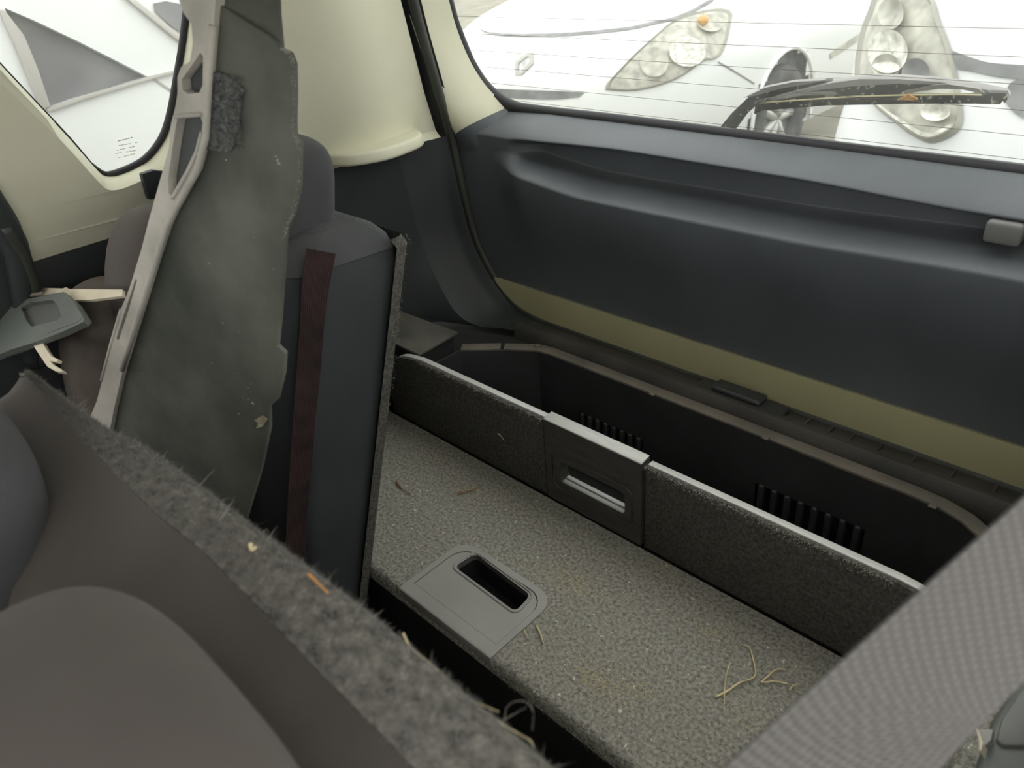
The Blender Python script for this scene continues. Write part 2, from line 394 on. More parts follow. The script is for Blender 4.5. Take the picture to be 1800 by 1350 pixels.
# tailgate opening outline (x, y, z)
OUT = [(-1.045, 0.81, 0.93), (-1.10, 0.885, 0.70), (-1.118, 0.925, 0.57), (-1.128, 0.957, 0.46), (-1.122, 0.966, 0.36), (-1.108, 0.970, 0.27), (-1.082, 0.971, 0.212), (-1.045, 0.970, 0.168), (-1.0, 0.968, 0.136), (-0.95, 0.967, 0.123), (-0.88, 0.966, 0.119), (-0.6, 0.966, 0.119), (-0.3, 0.966, 0.119), (0.02, 0.966, 0.119)]
outl = spline(OUT, 8)
tube('trim_1', [p + V((0.004, 0.004, 0.002)) for p in outl], 0.009, sealmat, n=8)
grid('gap_filler', [[p + V((-0.05, -0.014, 0)) for p in outl if p.z > 0.2], [p + V((-0.018, -0.006, 0)) for p in outl if p.z > 0.2], [p + V((0.0, 0.004, 0)) for p in outl if p.z > 0.2], [p + V((0.010, 0.016, 0)) for p in outl if p.z > 0.2]], rubber, bpy.data.objects['trim_1'], ang=60)
tag(bpy.data.objects['trim_1'], 'black rubber weatherstrip around the tailgate opening', kind='structure')
# lower dark side wall with rolled edge to the opening
rows = []
iw = [p for p in outl if p.z <= 0.462]
for p in iw:
    s = smooth(p.x, -1.06, -0.93)                        # 0 on the side, 1 on the sill
    row = []
    for (ny, nx, dz) in [((0, 0, 0), (0, 0, 0), 0)]: pass
    side = [(0.004, 0.0, 0.0), (-0.002, -0.010, 0.0), (0.0, -0.026, 0), (-0.008, -0.045, 0), (-0.024, -0.068, 0), (-0.034, -0.10, 0)]
    sill = [(0, 0.0, 0.0), (0, -0.012, 0.004), (0, -0.03, 0.010), (0, -0.046, 0.015), (0, -0.052, 0.018), (0, -0.060, 0.004)]
    for a, b in zip(side, sill):
        dn = smooth(p.z, 0.30, 0.14) if p.z < 0.30 else 0
        out_dir = V((1, 0, 0)).lerp(V((0.6, 0, 0.9)), dn)
        q = p + (out_dir * a[0] + V((0, a[1], 0))).lerp(V((b[0], b[1], b[2])), s)
        row.append(q)
    rows.append(row)
wl = empty('wall_left', 'dark plastic side lining of the boot below the beige trim', kind='structure')
o = grid('opening_lip', rows, dark2, wl, ang=60)
# flat of the wall
edge = [r[-1] for r in rows if r[-1].x < -0.93]
fl = []
for p in edge:
    fl.append([p, V((lerp(p.x, -1.155, 0.6), p.y - 0.03, p.z - 0.002)), V((-1.158, min(p.y - 0.06, 0.80), p.z)), V((-1.152, 0.6, p.z)), V((-1.15, 0.4, p.z)), V((-1.15, 0.19, p.z))])
grid('side_lining', fl, dark2, wl, ang=60)
ext('wheel_arch', [(-1.2, 0.15, 0.13), (-0.985, 0.80, 0.108), (-0.90, 0.9, 0.108), (-0.90, 0.96, 0.108), (-1.2, 0.96, 0.108)], (0, 0, -0.02), mat('matt_lining', (0.03, 0.032, 0.03), 0.95, spec=0.1), wl)
ext('lower_lining', [(-1.152, 0.15, 0.14), (-1.152, 0.96, 0.14), (-1.152, 0.96, -0.32), (-1.152, 0.15, -0.32)], (-0.02, 0, 0), dark2, wl)
# beige quarter trim with the side window
WO = [(-40, 66), (0, 112), (60, 176), (120, 240), (165, 291), (185, 306), (215, 301), (255, 280), (284, 244), (299, 200), (312, 130), (322, 70), (330, 0), (336, -80), (345, -170), (-40, -170)]
base = WO[:3]
g_in = spline([onwall(x, y, -0.035) for x, y in WO[:-2]], 5) + [onwall(*WO[-2], -0.035), onwall(*WO[-1], -0.035)]
cx = sum((p for p in g_in), V()) / len(g_in)
t_in = [xw for xw in ([V((xwall(p.z), p.y + (0.012 if p.y > cx.y else -0.012) * 1.0, p.z - (0.014 if p.z < 0.62 else 0))) for p in g_in])]
TB = [V((-1.15, 0.215, 0.457)), V((-1.15, 0.5, 0.457)), V((-1.15, 0.8, 0.457)), V((-1.142, 0.90, 0.457)), V((-1.135, 0.945, 0.459))]
TR = [V((p.x - 0.016, p.y - 0.012, p.z)) for p in spline(OUT[:4], 6)][::-1]
TL = [onwall(30, 432), onwall(0, 385), onwall(-60, 300)]
top = [V((xwall(0.92), 0.12, 0.92))]
tr = empty('trim_2', 'beige plastic quarter trim around the side window', kind='structure')
outer = TB + TR + top + TL[::-1]
tri = ext('quarter_trim', outer, (-0.012, 0, -0.001), beige, tr, holes=[t_in], smooth=False)
n = len(g_in)
grid('window_reveal', [t_in + [t_in[0]], [a.lerp(b, 0.5) + V((0.004, 0, 0)) for a, b in zip(t_in, g_in)] + [t_in[0].lerp(g_in[0], 0.5)], g_in + [g_in[0]]], beige, tr, ang=60)
# soft fold of the trim behind the seat and towards the rear
def fold(y0, y1, dep, z0=0.46, z1=0.92, n=14):
    rows = []
    for i in range(13):
        z = lerp(z0, z1, i / 12); row = []
        for k in range(n + 1):
            t = k / n; sh = -0.33 * (z - 0.46)
            row.append(V((xwall(z) + 0.002 - 0.004 + dep * (0.5 - 0.5 * math.cos(2 * math.pi * t)), lerp(y0, y1, t) + sh, z)))
        rows.append(row)
    return grid('trim_swell', rows, beige, tr, ang=60)
fold(0.66, 0.945, 0.022)
# shelf rest of the trim
sr = spline([(-1.165, 0.69, 0), (-1.112, 0.712, 0), (-1.082, 0.762, 0), (-1.082, 0.82, 0), (-1.102, 0.875, 0), (-1.165, 0.905, 0)], 5)
ext('shelf_rest', [V((p.x, p.y, 0.486)) for p in sr], (0.004, 0, -0.021), beige, tr, bevel=0.006, segs=3)
w2 = empty('window_2', 'fixed side window with rounded lower corner in the beige quarter trim', kind='structure')
ext('pane', g_in, (-0.004, 0, 0), sideglass, w2, smooth=False)
sl = spline([onwall(x, y, -0.033) for x, y in [(160, 287), (185, 306), (215, 301), (255, 280), (284, 244), (299, 200), (312, 130), (322, 70), (330, 0), (338, -90)]], 6)
tube('window_seal', sl, 0.0055, rubber, w2, n=8, taper=lambda t: min(1, 0.3 + t * 4))
sl2 = spline([onwall(x, y, -0.033) for x, y in [(-30, 78), (0, 112), (60, 176), (120, 240), (160, 287)]], 5)
tube('window_seal_edge', sl2, 0.0018, rubber, w2, n=6)
ext('belt_guide', [onwall(x, y, 0.004) for x, y in [(243, 304), (264, 297), (290, 300), (290, 346), (256, 349)]], (0.012, 0, 0), dark2, tr, bevel=0.002)
# etched safety mark: five short lines of marks
for k, (a, b) in enumerate([((207, 248), (234, 241)), ((208, 256), (243, 250)), ((205, 264), (238, 257)), ((203, 270), (240, 264)), ((208, 277), (238, 270))]):
    for j in range(6):
        t0, t1 = j / 6, (j + 0.72) / 6
        p = [onwall(lerp(a[0], b[0], t), lerp(a[1], b[1], t), -0.033) for t in (t0, t1)]
        if k == 0 or (j + k) % 5: tube('etched_mark', p, 0.0007 if k else 0.001, etch, w2, n=4)

# ------------------------------------------------ rear door of the left side (behind the trim)
d2 = empty('door_2', 'dark rear side door edge in front of the beige trim', kind='structure')
ext('door_card', [(-1.17, -0.75, 0.44), (-1.17, 0.0, 0.46), (-1.17, 0.12, 0.60), (-1.17, 0.2, 0.56), (-1.17, 0.2, -0.35), (-1.17, -0.75, -0.35)], (-0.03, 0, 0), dark2, d2)
tube('door_seal', spline([onwall(-30, 330, 0.004), onwall(8, 392, 0.006), onwall(30, 445, 0.006), onwall(44, 520, 0.006), onwall(60, 640, 0.006)], 6), 0.016, dark2, d2, n=10)
tube('door_seal_lip', spline([onwall(10, 400, 0.02), onwall(48, 465, 0.02), onwall(66, 530, 0.02), onwall(76, 640, 0.02)], 6), 0.006, sealmat, d2, n=8)

# ------------------------------------------------ roof, right side, floor (close the car in)
tag(ext('ceiling', [(-1.06, -1.3, 0.95), (-0.02, -1.3, 0.95), (-0.02, 0.80, 0.93), (-1.06, 0.80, 0.93)], (0, 0, 0.04), headl), 'unseen pale headliner added under the car roof to block sky light', 'ceiling', kind='structure')  # out of view, added to block the sky and shape the shadows
wr = empty('wall_right', 'dark side lining of the boot behind the seat belt', kind='structure')
ext('side_lining', [(0.035, 0.36, 0.46), (0.035, 1.0, 0.46), (0.035, 1.0, -0.35), (0.035, 0.36, -0.35)], (0.03, 0, 0), dark2, wr)
ext('rear_pillar', [(0.035, 0.72, 0.46), (0.035, 1.02, 0.46), (0.0, 0.82, 0.95), (0.0, 0.62, 0.95)], (0.03, 0, 0), beige, wr)
ext('centre_pillar', [(0.04, 0.36, 0.46), (0.04, 0.50, 0.46), (0.005, 0.44, 0.95), (0.005, 0.30, 0.95)], (0.03, 0, 0), beige, wr)
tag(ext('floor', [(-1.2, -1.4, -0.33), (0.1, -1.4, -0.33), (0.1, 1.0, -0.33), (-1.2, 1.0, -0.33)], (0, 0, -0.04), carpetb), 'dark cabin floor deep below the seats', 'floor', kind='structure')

tag(ext('front_light_blocker', [(-1.17, -0.85, -0.33), (0.06, -0.85, -0.33), (0.06, -0.85, 0.55), (-1.17, -0.85, 0.55)], (0, -0.1, 0), fab), 'unseen dark panel in place of the front seats, added to block light', kind='structure')  # unseen, added to keep front light off the gap behind the seat
ext('door_card', [(0.10, -0.85, -0.33), (0.10, 0.36, -0.33), (0.10, 0.36, 0.40), (0.10, -0.85, 0.40)], (0.03, 0, 0), dark2, wr)  # unseen panel added on the open door side to darken the gap
# ------------------------------------------------ rear sill
wb = empty('wall_back', 'dusty black plastic loading sill below the tailgate', kind='structure')
ext('sill_base', [(-0.94, 0.905, 0.116), (0.03, 0.905, 0.116), (0.03, 0.99, 0.112), (-0.94, 0.99, 0.112)], (0, 0, -0.08), blackp, wb)
ext('rear_leak_blocker', [(-1.2, 1.0, -0.36), (0.06, 1.0, -0.36), (0.06, 1.0, 0.13), (-1.2, 1.0, 0.13)], (0, 0.02, 0), blackp, wb)  # unseen panel added to stop daylight leaking in behind the vents
rows = []
for (y, z) in [(0.964, 0.121), (0.95, 0.125), (0.935, 0.130), (0.920, 0.136), (0.914, 0.1375), (0.909, 0.132), (0.905, 0.118), (0.902, 0.10)]:
    rows.append([V((x, y, z + 0.001)) for x in [-0.94 + 0.97 * i / 20 for i in range(21)]])
grid('sill_cover', rows, sillm, wb, ang=60)
lt = atz(1290, 700, 0.135)
rbox('latch_striker', (lt.x, 0.943, 0.138), (0.085, 0.03, 0.010), latch, wb, 0.005, 3)
rbox('latch_plate', (lt.x + 0.005, 0.936, 0.129), (0.15, 0.045, 0.012), latch, wb, 0.004, 2)
for i, x in enumerate([-0.37, -0.335, -0.305, -0.265, -0.22, -0.17, -0.12]):
    rbox('sill_rib', (x, 0.938, 0.1305), (0.004, 0.028, 0.006), sillm, wb, 0.0015, 2)

# ================================================================== STORAGE WELL behind the board
well = empty('storage_well', 'deep black storage tray with dusty rim between the carpeted board and the sill', 'tray')
WL = [(-0.976, 0.708), (-0.976, 0.795), (-0.909, 0.846), (-0.858, 0.882), (-0.17, 0.882), (-0.106, 0.862), (-0.03, 0.80), (-0.03, 0.708)]
WZ0 = -0.12
def wall_seg(a, b, holes=()):
    n = V((b[1] - a[1], -(b[0] - a[0]), 0)).normalized()
    if n.dot(V((-0.5, 0.75, 0)) - V((a[0], a[1], 0))) > 0: n = -n
    return ext('tray_wall', [(a[0], a[1], 0.118), (b[0], b[1], 0.118), (b[0], b[1], WZ0), (a[0], a[1], WZ0)], n * 0.006, blackp, well, holes=holes, smooth=False)
vents = [(-0.765, -0.622, -0.032, 0.020), (-0.412, -0.244, -0.022, 0.032)]
hl = [[(x0, 0.882, z0), (x1, 0.882, z0), (x1, 0.882, z1), (x0, 0.882, z1)] for x0, x1, z0, z1 in vents]
for i in range(7):
    wall_seg(WL[i], WL[i + 1], hl if i == 3 else ())
ext('tray_floor', [(x, y, WZ0) for x, y in WL], (0, 0, -0.006), blackp, well)
ext('tray_front', [(-0.976, 0.708, 0.0), (-0.03, 0.708, 0.0), (-0.03, 0.708, WZ0), (-0.976, 0.708, WZ0)], (0, 0.006, 0), blackp, well)
for x0, x1, z0, z1 in vents:
    ext('vent_back', [(x0 - 0.005, 0.90, z0 - 0.005), (x1 + 0.005, 0.90, z0 - 0.005), (x1 + 0.005, 0.90, z1 + 0.005), (x0 - 0.005, 0.90, z1 + 0.005)], (0, 0.004, 0), rubber, well)
    slat = None; ns = 8
    for k in range(ns):
        x = lerp(x0, x1, (k + 0.5) / ns)
        if slat is None:
            slat = rbox('vent_slat', (0, 0, 0), (0.0095, 0.012, z1 - z0 + 0.004), blackp, well, 0.003, 2); q = slat
        else:
            q = slat.copy(); COL.objects.link(q)
        q.location = (x, 0.884, (z0 + z1) / 2)
# dusty rim in segments
def rim(pts, name='rim_strip'):
    pts = [V((x, y, 0)) for x, y in pts]; a, b = [], []
    for i, p in enumerate(pts):
        t = (pts[min(i + 1, len(pts) - 1)] - pts[max(i - 1, 0)]).normalized(); nn = V((-t.y, t.x, 0))
        a.append(p + V((0, 0, 0.121)) - nn * 0.001); b.append(p + nn * 0.020 + V((0, 0, 0.122)))
    return ext(name, a + b[::-1], (0, 0, -0.005), dusty, well, bevel=0.0012)
rim([(-0.976, 0.797), (-0.917, 0.843)])
rim([(-0.912, 0.846), (-0.875, 0.870), (-0.858, 0.880), (-0.83, 0.884), (-0.5, 0.884), (-0.2, 0.882), (-0.165, 0.879), (-0.135, 0.870), (-0.095, 0.845), (-0.035, 0.795)])
for px, py in [(1147, 692), (1346, 769), (945, 607), (1640, 889)]:
    p = atz(px, py, 0.123)
    rbox('rim_screw', (p.x, p.y, 0.1228), (0.010, 0.010, 0.002), dusty, well, 0.0009, 2)
# left carpeted ledge beside the well
lg = empty('side_ledge', 'x')
ext('ledge_top', [(-1.150, 0.706, 0.150), (-0.982, 0.706, 0.150), (-0.987, 0.806, 0.150), (-1.150, 0.80, 0.150)], (0, 0, -0.005), mat('dusty_ledge', (0.060, 0.060, 0.052), 0.9, col2=(0.12, 0.11, 0.09), nscale=13, bump=0.5, bscale=300), lg, bevel=0.0015)
ext('ledge_body', [(-1.150, 0.712, 0.145), (-0.992, 0.712, 0.145), (-0.996, 0.798, 0.145), (-1.150, 0.795, 0.145)], (0, 0, -0.22), mat('matt_lining', (0.03, 0.032, 0.03), 0.95, spec=0.1), lg)
tag(lg, 'dusty dark side ledge between the wheel arch lining and the storage tray', 'ledge')

# ================================================================== CARGO FLOOR
cf = empty('cargo_floor', 'grey flecked carpet cargo floor panel with a grey pull handle at its front edge', 'floor panel')
HX0, HX1, HY1 = -0.698, -0.512, 0.530
x0, x1, y0, y1 = -1.145, 0.03, 0.402, 0.684
prof = [(0.684, -0.02), (0.684, 0.0), (0.55, 0.0), (0.43, 0.0), (0.415, -0.001), (0.407, -0.004), (0.403, -0.010), (0.401, -0.02), (0.402, -0.06), (0.404, -0.14), (0.408, -0.31)]
# carpet with a cut-out for the handle
hole = spline([(HX0 + 0.004, 0.4035, 0)], 1)
def hp(inset=0.0, z=0.0):
    a = [(HX0 + inset, 0.404), (HX0 + inset, HY1 - 0.030 - inset)]
    for k in range(1, 6): t = math.pi / 2 * k / 6; a.append((HX0 + inset + 0.03 * (1 - math.cos(t)), HY1 - 0.030 - inset + 0.03 * math.sin(t)))
    a.append((HX0 + 0.03 + inset, HY1 - inset)); a.append((HX1 - 0.03 - inset, HY1 - inset))
    for k in range(1, 6): t = math.pi / 2 * k / 6; a.append((HX1 - inset - 0.03 * (1 - math.sin(t)), HY1 - 0.030 - inset + 0.03 * math.cos(t)))
    a += [(HX1 - inset, HY1 - 0.030 - inset), (HX1 - inset, 0.404)]
    return [V((x, y, z)) for x, y in a]
h0 = hp()
outer = [V((x0, 0.412, 0)), V((x0, y1, 0)), V((x1, y1, 0)), V((x1, 0.412, 0)), V((HX1, 0.412, 0))] + [p for p in h0[::-1] if p.y > 0.412] + [V((HX0, 0.412, 0))]
ext('carpet', outer, (0, 0, -0.014), carpet, cf, smooth=False)
for xa, xb in [(x0, HX0), (HX1, x1)]:
    grid('carpet_nose', [[V((xa, y, z)), V((xb, y, z))] for y, z in [(0.412, 0.0), (0.408, -0.0012), (0.4045, -0.004), (0.402, -0.009), (0.401, -0.016), (0.401, -0.024)]], carpet, cf, ang=80)
grid('carpet_nose', [[V((HX0, y, z)), V((HX1, y, z))] for y, z in [(0.4045, -0.012), (0.401, -0.016), (0.401, -0.024)]], carpet, cf)
ext('gap_shade_front', [(x0, 0.403, -0.02), (x1, 0.403, -0.02), (x1, 0.43, -0.325), (x0, 0.43, -0.325)], (0, 0.01, 0), rubber, cf)  # shade of the gap below the carpet edge, put in as black colour
# handle
hd = empty('pull_handle', 'smooth grey plastic finger pull let into the carpet'); del hd['label']; hd.parent = cf
slot = [(-0.668, 0.482), (-0.664, 0.520), (-0.545, 0.513), (-0.541, 0.478)]
def rounded(poly, r, n=5):
    poly = [V((x, y, 0)) for x, y in poly]; out = []
    for i, p in enumerate(poly):
        a, b = poly[i - 1], poly[(i + 1) % len(poly)]; da, db = (a - p).normalized(), (b - p).normalized()
        s, e = p + da * r, p + db * r
        for k in range(n + 1): t = k / n; out.append((1 - t) ** 2 * s + 2 * t * (1 - t) * p + t * t * e)
    return out
sl_ = rounded(slot, 0.010)
def lift(l, z): return [V((p.x, p.y, z)) for p in l]
ext('handle_rim', hp(0.0, 0.0022), (0, 0, -0.010), greyp, hd, holes=[lift(hp(0.0085)[0:1] + hp(0.0085)[1:-1] + hp(0.0085)[-1:], 0.0022)] if False else [[V((p.x, max(p.y, 0.4215), 0.0022)) for p in hp(0.0095)]], smooth=False)
ext('handle_plate', [V((p.x, max(p.y, 0.4225), 0.0010)) for p in hp(0.0105)], (0, 0, -0.010), greyp, hd, holes=[lift(sl_, 0.0010)], smooth=False)
# thin raised bead round the slot and a moulded step line near the front
tube('slot_bead', lift(rounded([(-0.6715, 0.4785), (-0.667, 0.5235), (-0.5415, 0.5165), (-0.537, 0.4745)], 0.012), 0.0012), 0.0018, greyp, hd, n=6, closed=True)
cup = [lift(sl_, 0.0008) + [lift(sl_, 0.0008)[0]], lift(sl_, -0.012) + [lift(sl_, -0.012)[0]], lift(sl_, -0.045) + [lift(sl_, -0.045)[0]]]
grid('handle_cup', cup, rubber, hd); ext('handle_cup_floor', lift(sl_, -0.045), (0, 0, -0.003), rubber, hd)
ext('handle_nose', [V((HX0, 0.4045, 0.0022)), V((HX1, 0.4045, 0.0022)), V((HX1, 0.4045, -0.014)), V((HX0, 0.4045, -0.014))], (0, -0.003, -0.0006), greyp, hd, bevel=0.001)
def on_floor():
    while True:
        x, y = random.uniform(-1.1, 0.02), random.uniform(0.404, 0.682)
        if not (HX0 - 0.001 < x < HX1 + 0.001 and y < HY1 + 0.001): return V((x, y, 0)), V((0, 0, 1))
fibres('pile', on_floor, 42000, 0.0038, 0.00022, hairm, cf, 0.9)
fibres('lint', on_floor, 1400, 0.008, 0.0003, mat('pale_lint', (0.42, 0.38, 0.28), 0.9), cf, 1.0)
DUST = [atz(x, y, 0.0) for x, y in [(1020, 1035), (1000, 1020), (1060, 1210), (1040, 1190), (1120, 1215), (1250, 1110), (960, 1010), (1300, 1260), (830, 870), (760, 800), (1180, 1000)]]
def on_dust():
    while True:
        c = random.choice(DUST[:6] + DUST); x, y = random.gauss(c.x, 0.020), random.gauss(c.y, 0.012)
        if 0.41 < y < 0.68 and not (HX0 - 0.002 < x < HX1 + 0.002 and y < HY1 + 0.002): return V((x, y, 0.001)), V((0, 0, 1))
fibres('straw_dust', on_dust, 1500, 0.0045, 0.0004, mat('straw_dust', (0.60, 0.51, 0.30), 0.9), cf, 1.0)
def on_nose(): return V((random.uniform(-1.1, 0.02), random.uniform(0.4005, 0.408), random.uniform(-0.03, -0.001))), V((0, -0.8, 0.6)).normalized()
def on_nose2():
    while True:
        p, n = on_nose()
        if not HX0 < p.x < HX1: return p, n
fibres('pile', on_nose2, 5000, 0.005, 0.0002, fluffm, cf, 0.8)

# ================================================================== UPRIGHT BOARD
bd = empty('divider_board', 'upright dark carpeted divider board with a slotted plastic handle plate', 'board')
YB, TB_, TZ = 0.686, 0.016, 0.151
PX0, PX1 = -0.664, -0.484
def board_outline(xa, xb, l=False, r=False):
    pts = [V((xa, YB, 0.003))]
    if l: pts += spline([V((xa, YB, 0.07)), V((xa + 0.012, YB, 0.113)), V((xa + 0.05, YB, 0.141)), V((xa + 0.105, YB, TZ))], 6)
    else: pts += [V((xa, YB, TZ))]
    if r: pts += spline([V((xb - 0.09, YB, TZ)), V((xb - 0.05, YB, 0.144)), V((xb - 0.012, YB, 0.116)), V((xb, YB, 0.07))], 6)
    else: pts += [V((xb, YB, TZ))]
    return pts + [V((xb, YB, 0.003))]
OL = board_outline(-1.065, PX0 - 0.004, l=True); OR = board_outline(PX1 + 0.005, -0.055, r=True)
ext('carpet_section', OL, (0, 0.006, 0), carpetb, bd, bevel=0.002); ext('carpet_section', OR, (0, 0.006, 0), carpetb, bd, bevel=0.002)
back1 = ext('backing_section', [p + V((0, 0.006, 0.0006)) for p in OL], (0, 0.011, 0), edgep, bd, bevel=0.0012)
back2 = ext('backing_section', [p + V((0, 0.006, 0.0006)) for p in OR], (0, 0.011, 0), edgep, bd, bevel=0.0012)
plate_o = [V((PX0, YB - 0.002, 0.004)), V((PX0, YB - 0.002, TZ + 0.001)), V((PX1, YB - 0.002, TZ + 0.001)), V((PX1, YB - 0.002, 0.004))]
sl3 = [V((p.x, YB - 0.002, p.y)) for p in rounded([(-0.636, 0.046), (-0.636, 0.088), (-0.512, 0.088), (-0.512, 0.046)], 0.012)]
plm = mat('handle_plate_plastic', (0.058, 0.055, 0.049), 0.5, noise=0.25, nscale=22, stretch=(1, 1, 5))
hpn = ext('handle_plate', plate_o, (0, 0.012, 0), plm, bd, holes=[sl3], smooth=False)
hpn2 = ext('handle_backing', [p + V((0, 0.012, 0)) for p in plate_o], (0, 0.008, 0), plm, hpn, holes=[[p + V((0, 0.012, 0)) for p in sl3]], smooth=False)
ext('handle_top_cap', [V((PX0, YB - 0.002, TZ + 0.0012)), V((PX1, YB - 0.002, TZ + 0.0012)), V((PX1, YB + 0.0175, TZ + 0.0042)), V((PX0, YB + 0.0175, TZ + 0.0042))], (0, 0, 0.0025), edgep, hpn, bevel=0.001)
tube('slot_bead', [p + V((0, -0.0003, 0)) for p in [V((q.x, YB - 0.002, q.y)) for q in rounded([(-0.650, 0.033), (-0.650, 0.100), (-0.499, 0.100), (-0.499, 0.033)], 0.017)]], 0.0018, plm, hpn, n=6, closed=True)
# ribbed lower lip inside the slot
for k in range(2):
    rbox('slot_lip', (-0.574, YB + 0.003 + 0.009 * k, 0.0478 + 0.0016 * k), (0.118, 0.0075, 0.004), edgep, hpn, 0.0014, 2)
def on_board():
    while True:
        x = random.uniform(-1.06, -0.06)
        if not PX0 - 0.004 < x < PX1 + 0.004: return V((x, YB - 0.0002, random.uniform(0.0, 0.149))), V((0, -1, 0))
fibres('pile', on_board, 15000, 0.0032, 0.0002, mat('dark_pile', (0.075, 0.072, 0.062), 0.95), bd, 0.9)
def on_bedge():
    while True:
        x = random.uniform(-0.96, -0.15)
        if not PX0 - 0.004 < x < PX1 + 0.004: return V((x, YB + random.uniform(-0.001, 0.006), 0.150 - 0.012 * random.random() ** 3)), V((0, -0.6, 0.8)).normalized()
fibres('pile', on_bedge, 5200, 0.0042, 0.0002, hairm, bd, 0.9)

# ================================================================== FAR SEAT (one third of the bench)
fs_ = empty('car_seat', 'charcoal single rear seat with its side panel and dark red stripe showing', 'seat')
SL = 0.345                                                # recline of the backrest, dy/dz
def yb(z): return 0.397 + SL * z                           # back line
def yf(z): return 0.290 + 0.20 * z                         # front line
X0, X1 = -1.105, -0.758
rows = []
ztop = 0.498
secs = [(-0.16, 0.0)] + [(lerp(-0.1, 0.44, i / 12), 0.0) for i in range(13)] + [(0.465, 0.008), (0.482, 0.020), (0.493, 0.036), (0.498, 0.054)]
def section(z, ins, X0=X0, X1=X1, m=8):
    a, b = yf(z) + ins, yb(min(z, 0.49)) - ins * 0.8; xa, xb = X0 + ins, X1 - ins * 0.75; r = 0.026; pts = []
    # order: front-right corner, right side, back-right, back, back-left, front-left
    for (cx, cy, a0) in [(xb - r, a + r, -90), (xb - r, b - r * 0.6, 0), (xa + r, b - r, 90), (xa + r * 2, a + r * 2, 180)]:
        for k in range(m + 1):
            t = math.radians(a0 + 90 * k / m); rr = r * (2 if a0 == 180 else 0.6 if a0 == 0 else 1)
            zz = z - 0.12 * (cy - a) * smooth(z, 0.40, 0.5)
            pts.append(V((cx + rr * math.cos(t), cy + rr * math.sin(t) - (0.03 * smooth(cx, -0.98, -1.09) if a0 == 180 else 0), zz)))
    return pts + [pts[0]]
secl = [section(z, i) for z, i in secs]
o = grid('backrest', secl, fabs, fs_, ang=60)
o.data.polygons.foreach_set('use_smooth', [True] * len(o.data.polygons))
toploop = secl[-1][:-1]
ctr = sum(toploop, V()) / len(toploop) + V((0, 0, 0.003))
tv = toploop + [p.lerp(ctr, 0.5) + V((0, 0, 0.004)) for p in toploop] + [ctr + V((0, 0, 0.002))]; nn = len(toploop)
fcs = [(i, (i + 1) % nn, nn + (i + 1) % nn, nn + i) for i in range(nn)] + [(nn + i, nn + (i + 1) % nn, 2 * nn) for i in range(nn)]
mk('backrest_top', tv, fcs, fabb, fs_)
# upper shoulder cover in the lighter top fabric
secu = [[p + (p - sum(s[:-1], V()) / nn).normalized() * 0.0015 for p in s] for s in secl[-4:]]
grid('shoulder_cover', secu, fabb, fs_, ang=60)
# carpeted back
cb = [[V((x, yb(z) + 0.002 - 0.0, z - 0.012)), V((x, yb(z) + 0.012, z - 0.015))] for z in (0.0,) for x in (0,)]
rows = []
for z in [lerp(-0.05, 0.455, i / 14) for i in range(15)]:
    rows.append([V((X0 + 0.03, yb(z) - 0.002, z)), V((X0 + 0.02, yb(z) + 0.008, z)), V((X1 - 0.03, yb(z) + 0.008, z)), V((X1 - 0.008, yb(z) + 0.006, z)), V((X1 - 0.002, yb(z) - 0.001, z)), V((X1 - 0.001, yb(z) - 0.016, z))])
rows.append([V((p.x, p.y - 0.008, p.z + 0.014)) for p in rows[-1]])
grid('carpeted_back', rows, carpetb, fs_, ang=70)
def on_sback():
    z = random.uniform(0.02, 0.47); return V((X1 - 0.003 + random.uniform(-0.004, 0.002), yb(z) + random.uniform(-0.012, 0.006), z)), V((0.7, 0.7, 0))
fibres('pile', on_sback, 1000, 0.0035, 0.00018, hairm, fs_, 0.9)
# red stripe sewn down the side
sb_ = bvh(fs_.children[0])
Ls = spline([(538, 436, 0), (530, 500, 0), (527, 560, 0), (517, 700, 0), (510, 800, 0), (505, 880, 0), (500, 975, 0), (492, 1060, 0)], 5)
Rs = spline([(590, 446, 0), (578, 510, 0), (569, 580, 0), (563, 660, 0), (556, 720, 0), (548, 820, 0), (540, 900, 0), (534, 985, 0), (528, 1070, 0)], 5)
Rs = [Rs[int(i * (len(Rs) - 1) / (len(Ls) - 1))] for i in range(len(Ls))]
rows = []
for a, b in zip(Ls, Rs):
    rows.append([atx(lerp(a.x, b.x, k / 36), lerp(a.y, b.y, k / 36) + 0, X1) + V((0.0006 + 0.0010 * (k % 3 > 0) * (0 < k < 36), 0, 0)) for k in range(37)])
grid('side_stripe', rows, redm, fs_, ang=70)['label'] = 'dark red ribbed fabric stripe'
hr = pillow('headrest', (-0.948, 0.455, 0.508), (0.258, 0.130, 0.165), fabb, fs_, 4.2, 26, (0, 0.25))
for x in (-0.99, -0.88): tube('headrest_post', [(x, 0.445, 0.46), (x, 0.452, 0.53)], 0.006, greyp, fs_, n=8)
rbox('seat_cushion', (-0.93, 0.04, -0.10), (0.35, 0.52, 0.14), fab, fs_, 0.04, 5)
pillow('side_bolster', (-0.985, 0.290, 0.27), (0.15, 0.13, 0.52), fab, fs_, 2.8, 18, (0, 0.16))
pillow('side_bolster', (-1.045, 0.243, 0.22), (0.20, 0.14, 0.44), mat('dusty_seat_fabric', (0.095, 0.080, 0.070), 0.95, col2=(0.16, 0.14, 0.12), nscale=12, spec=0.1), fs_, 2.6, 18, (0, 0.1))

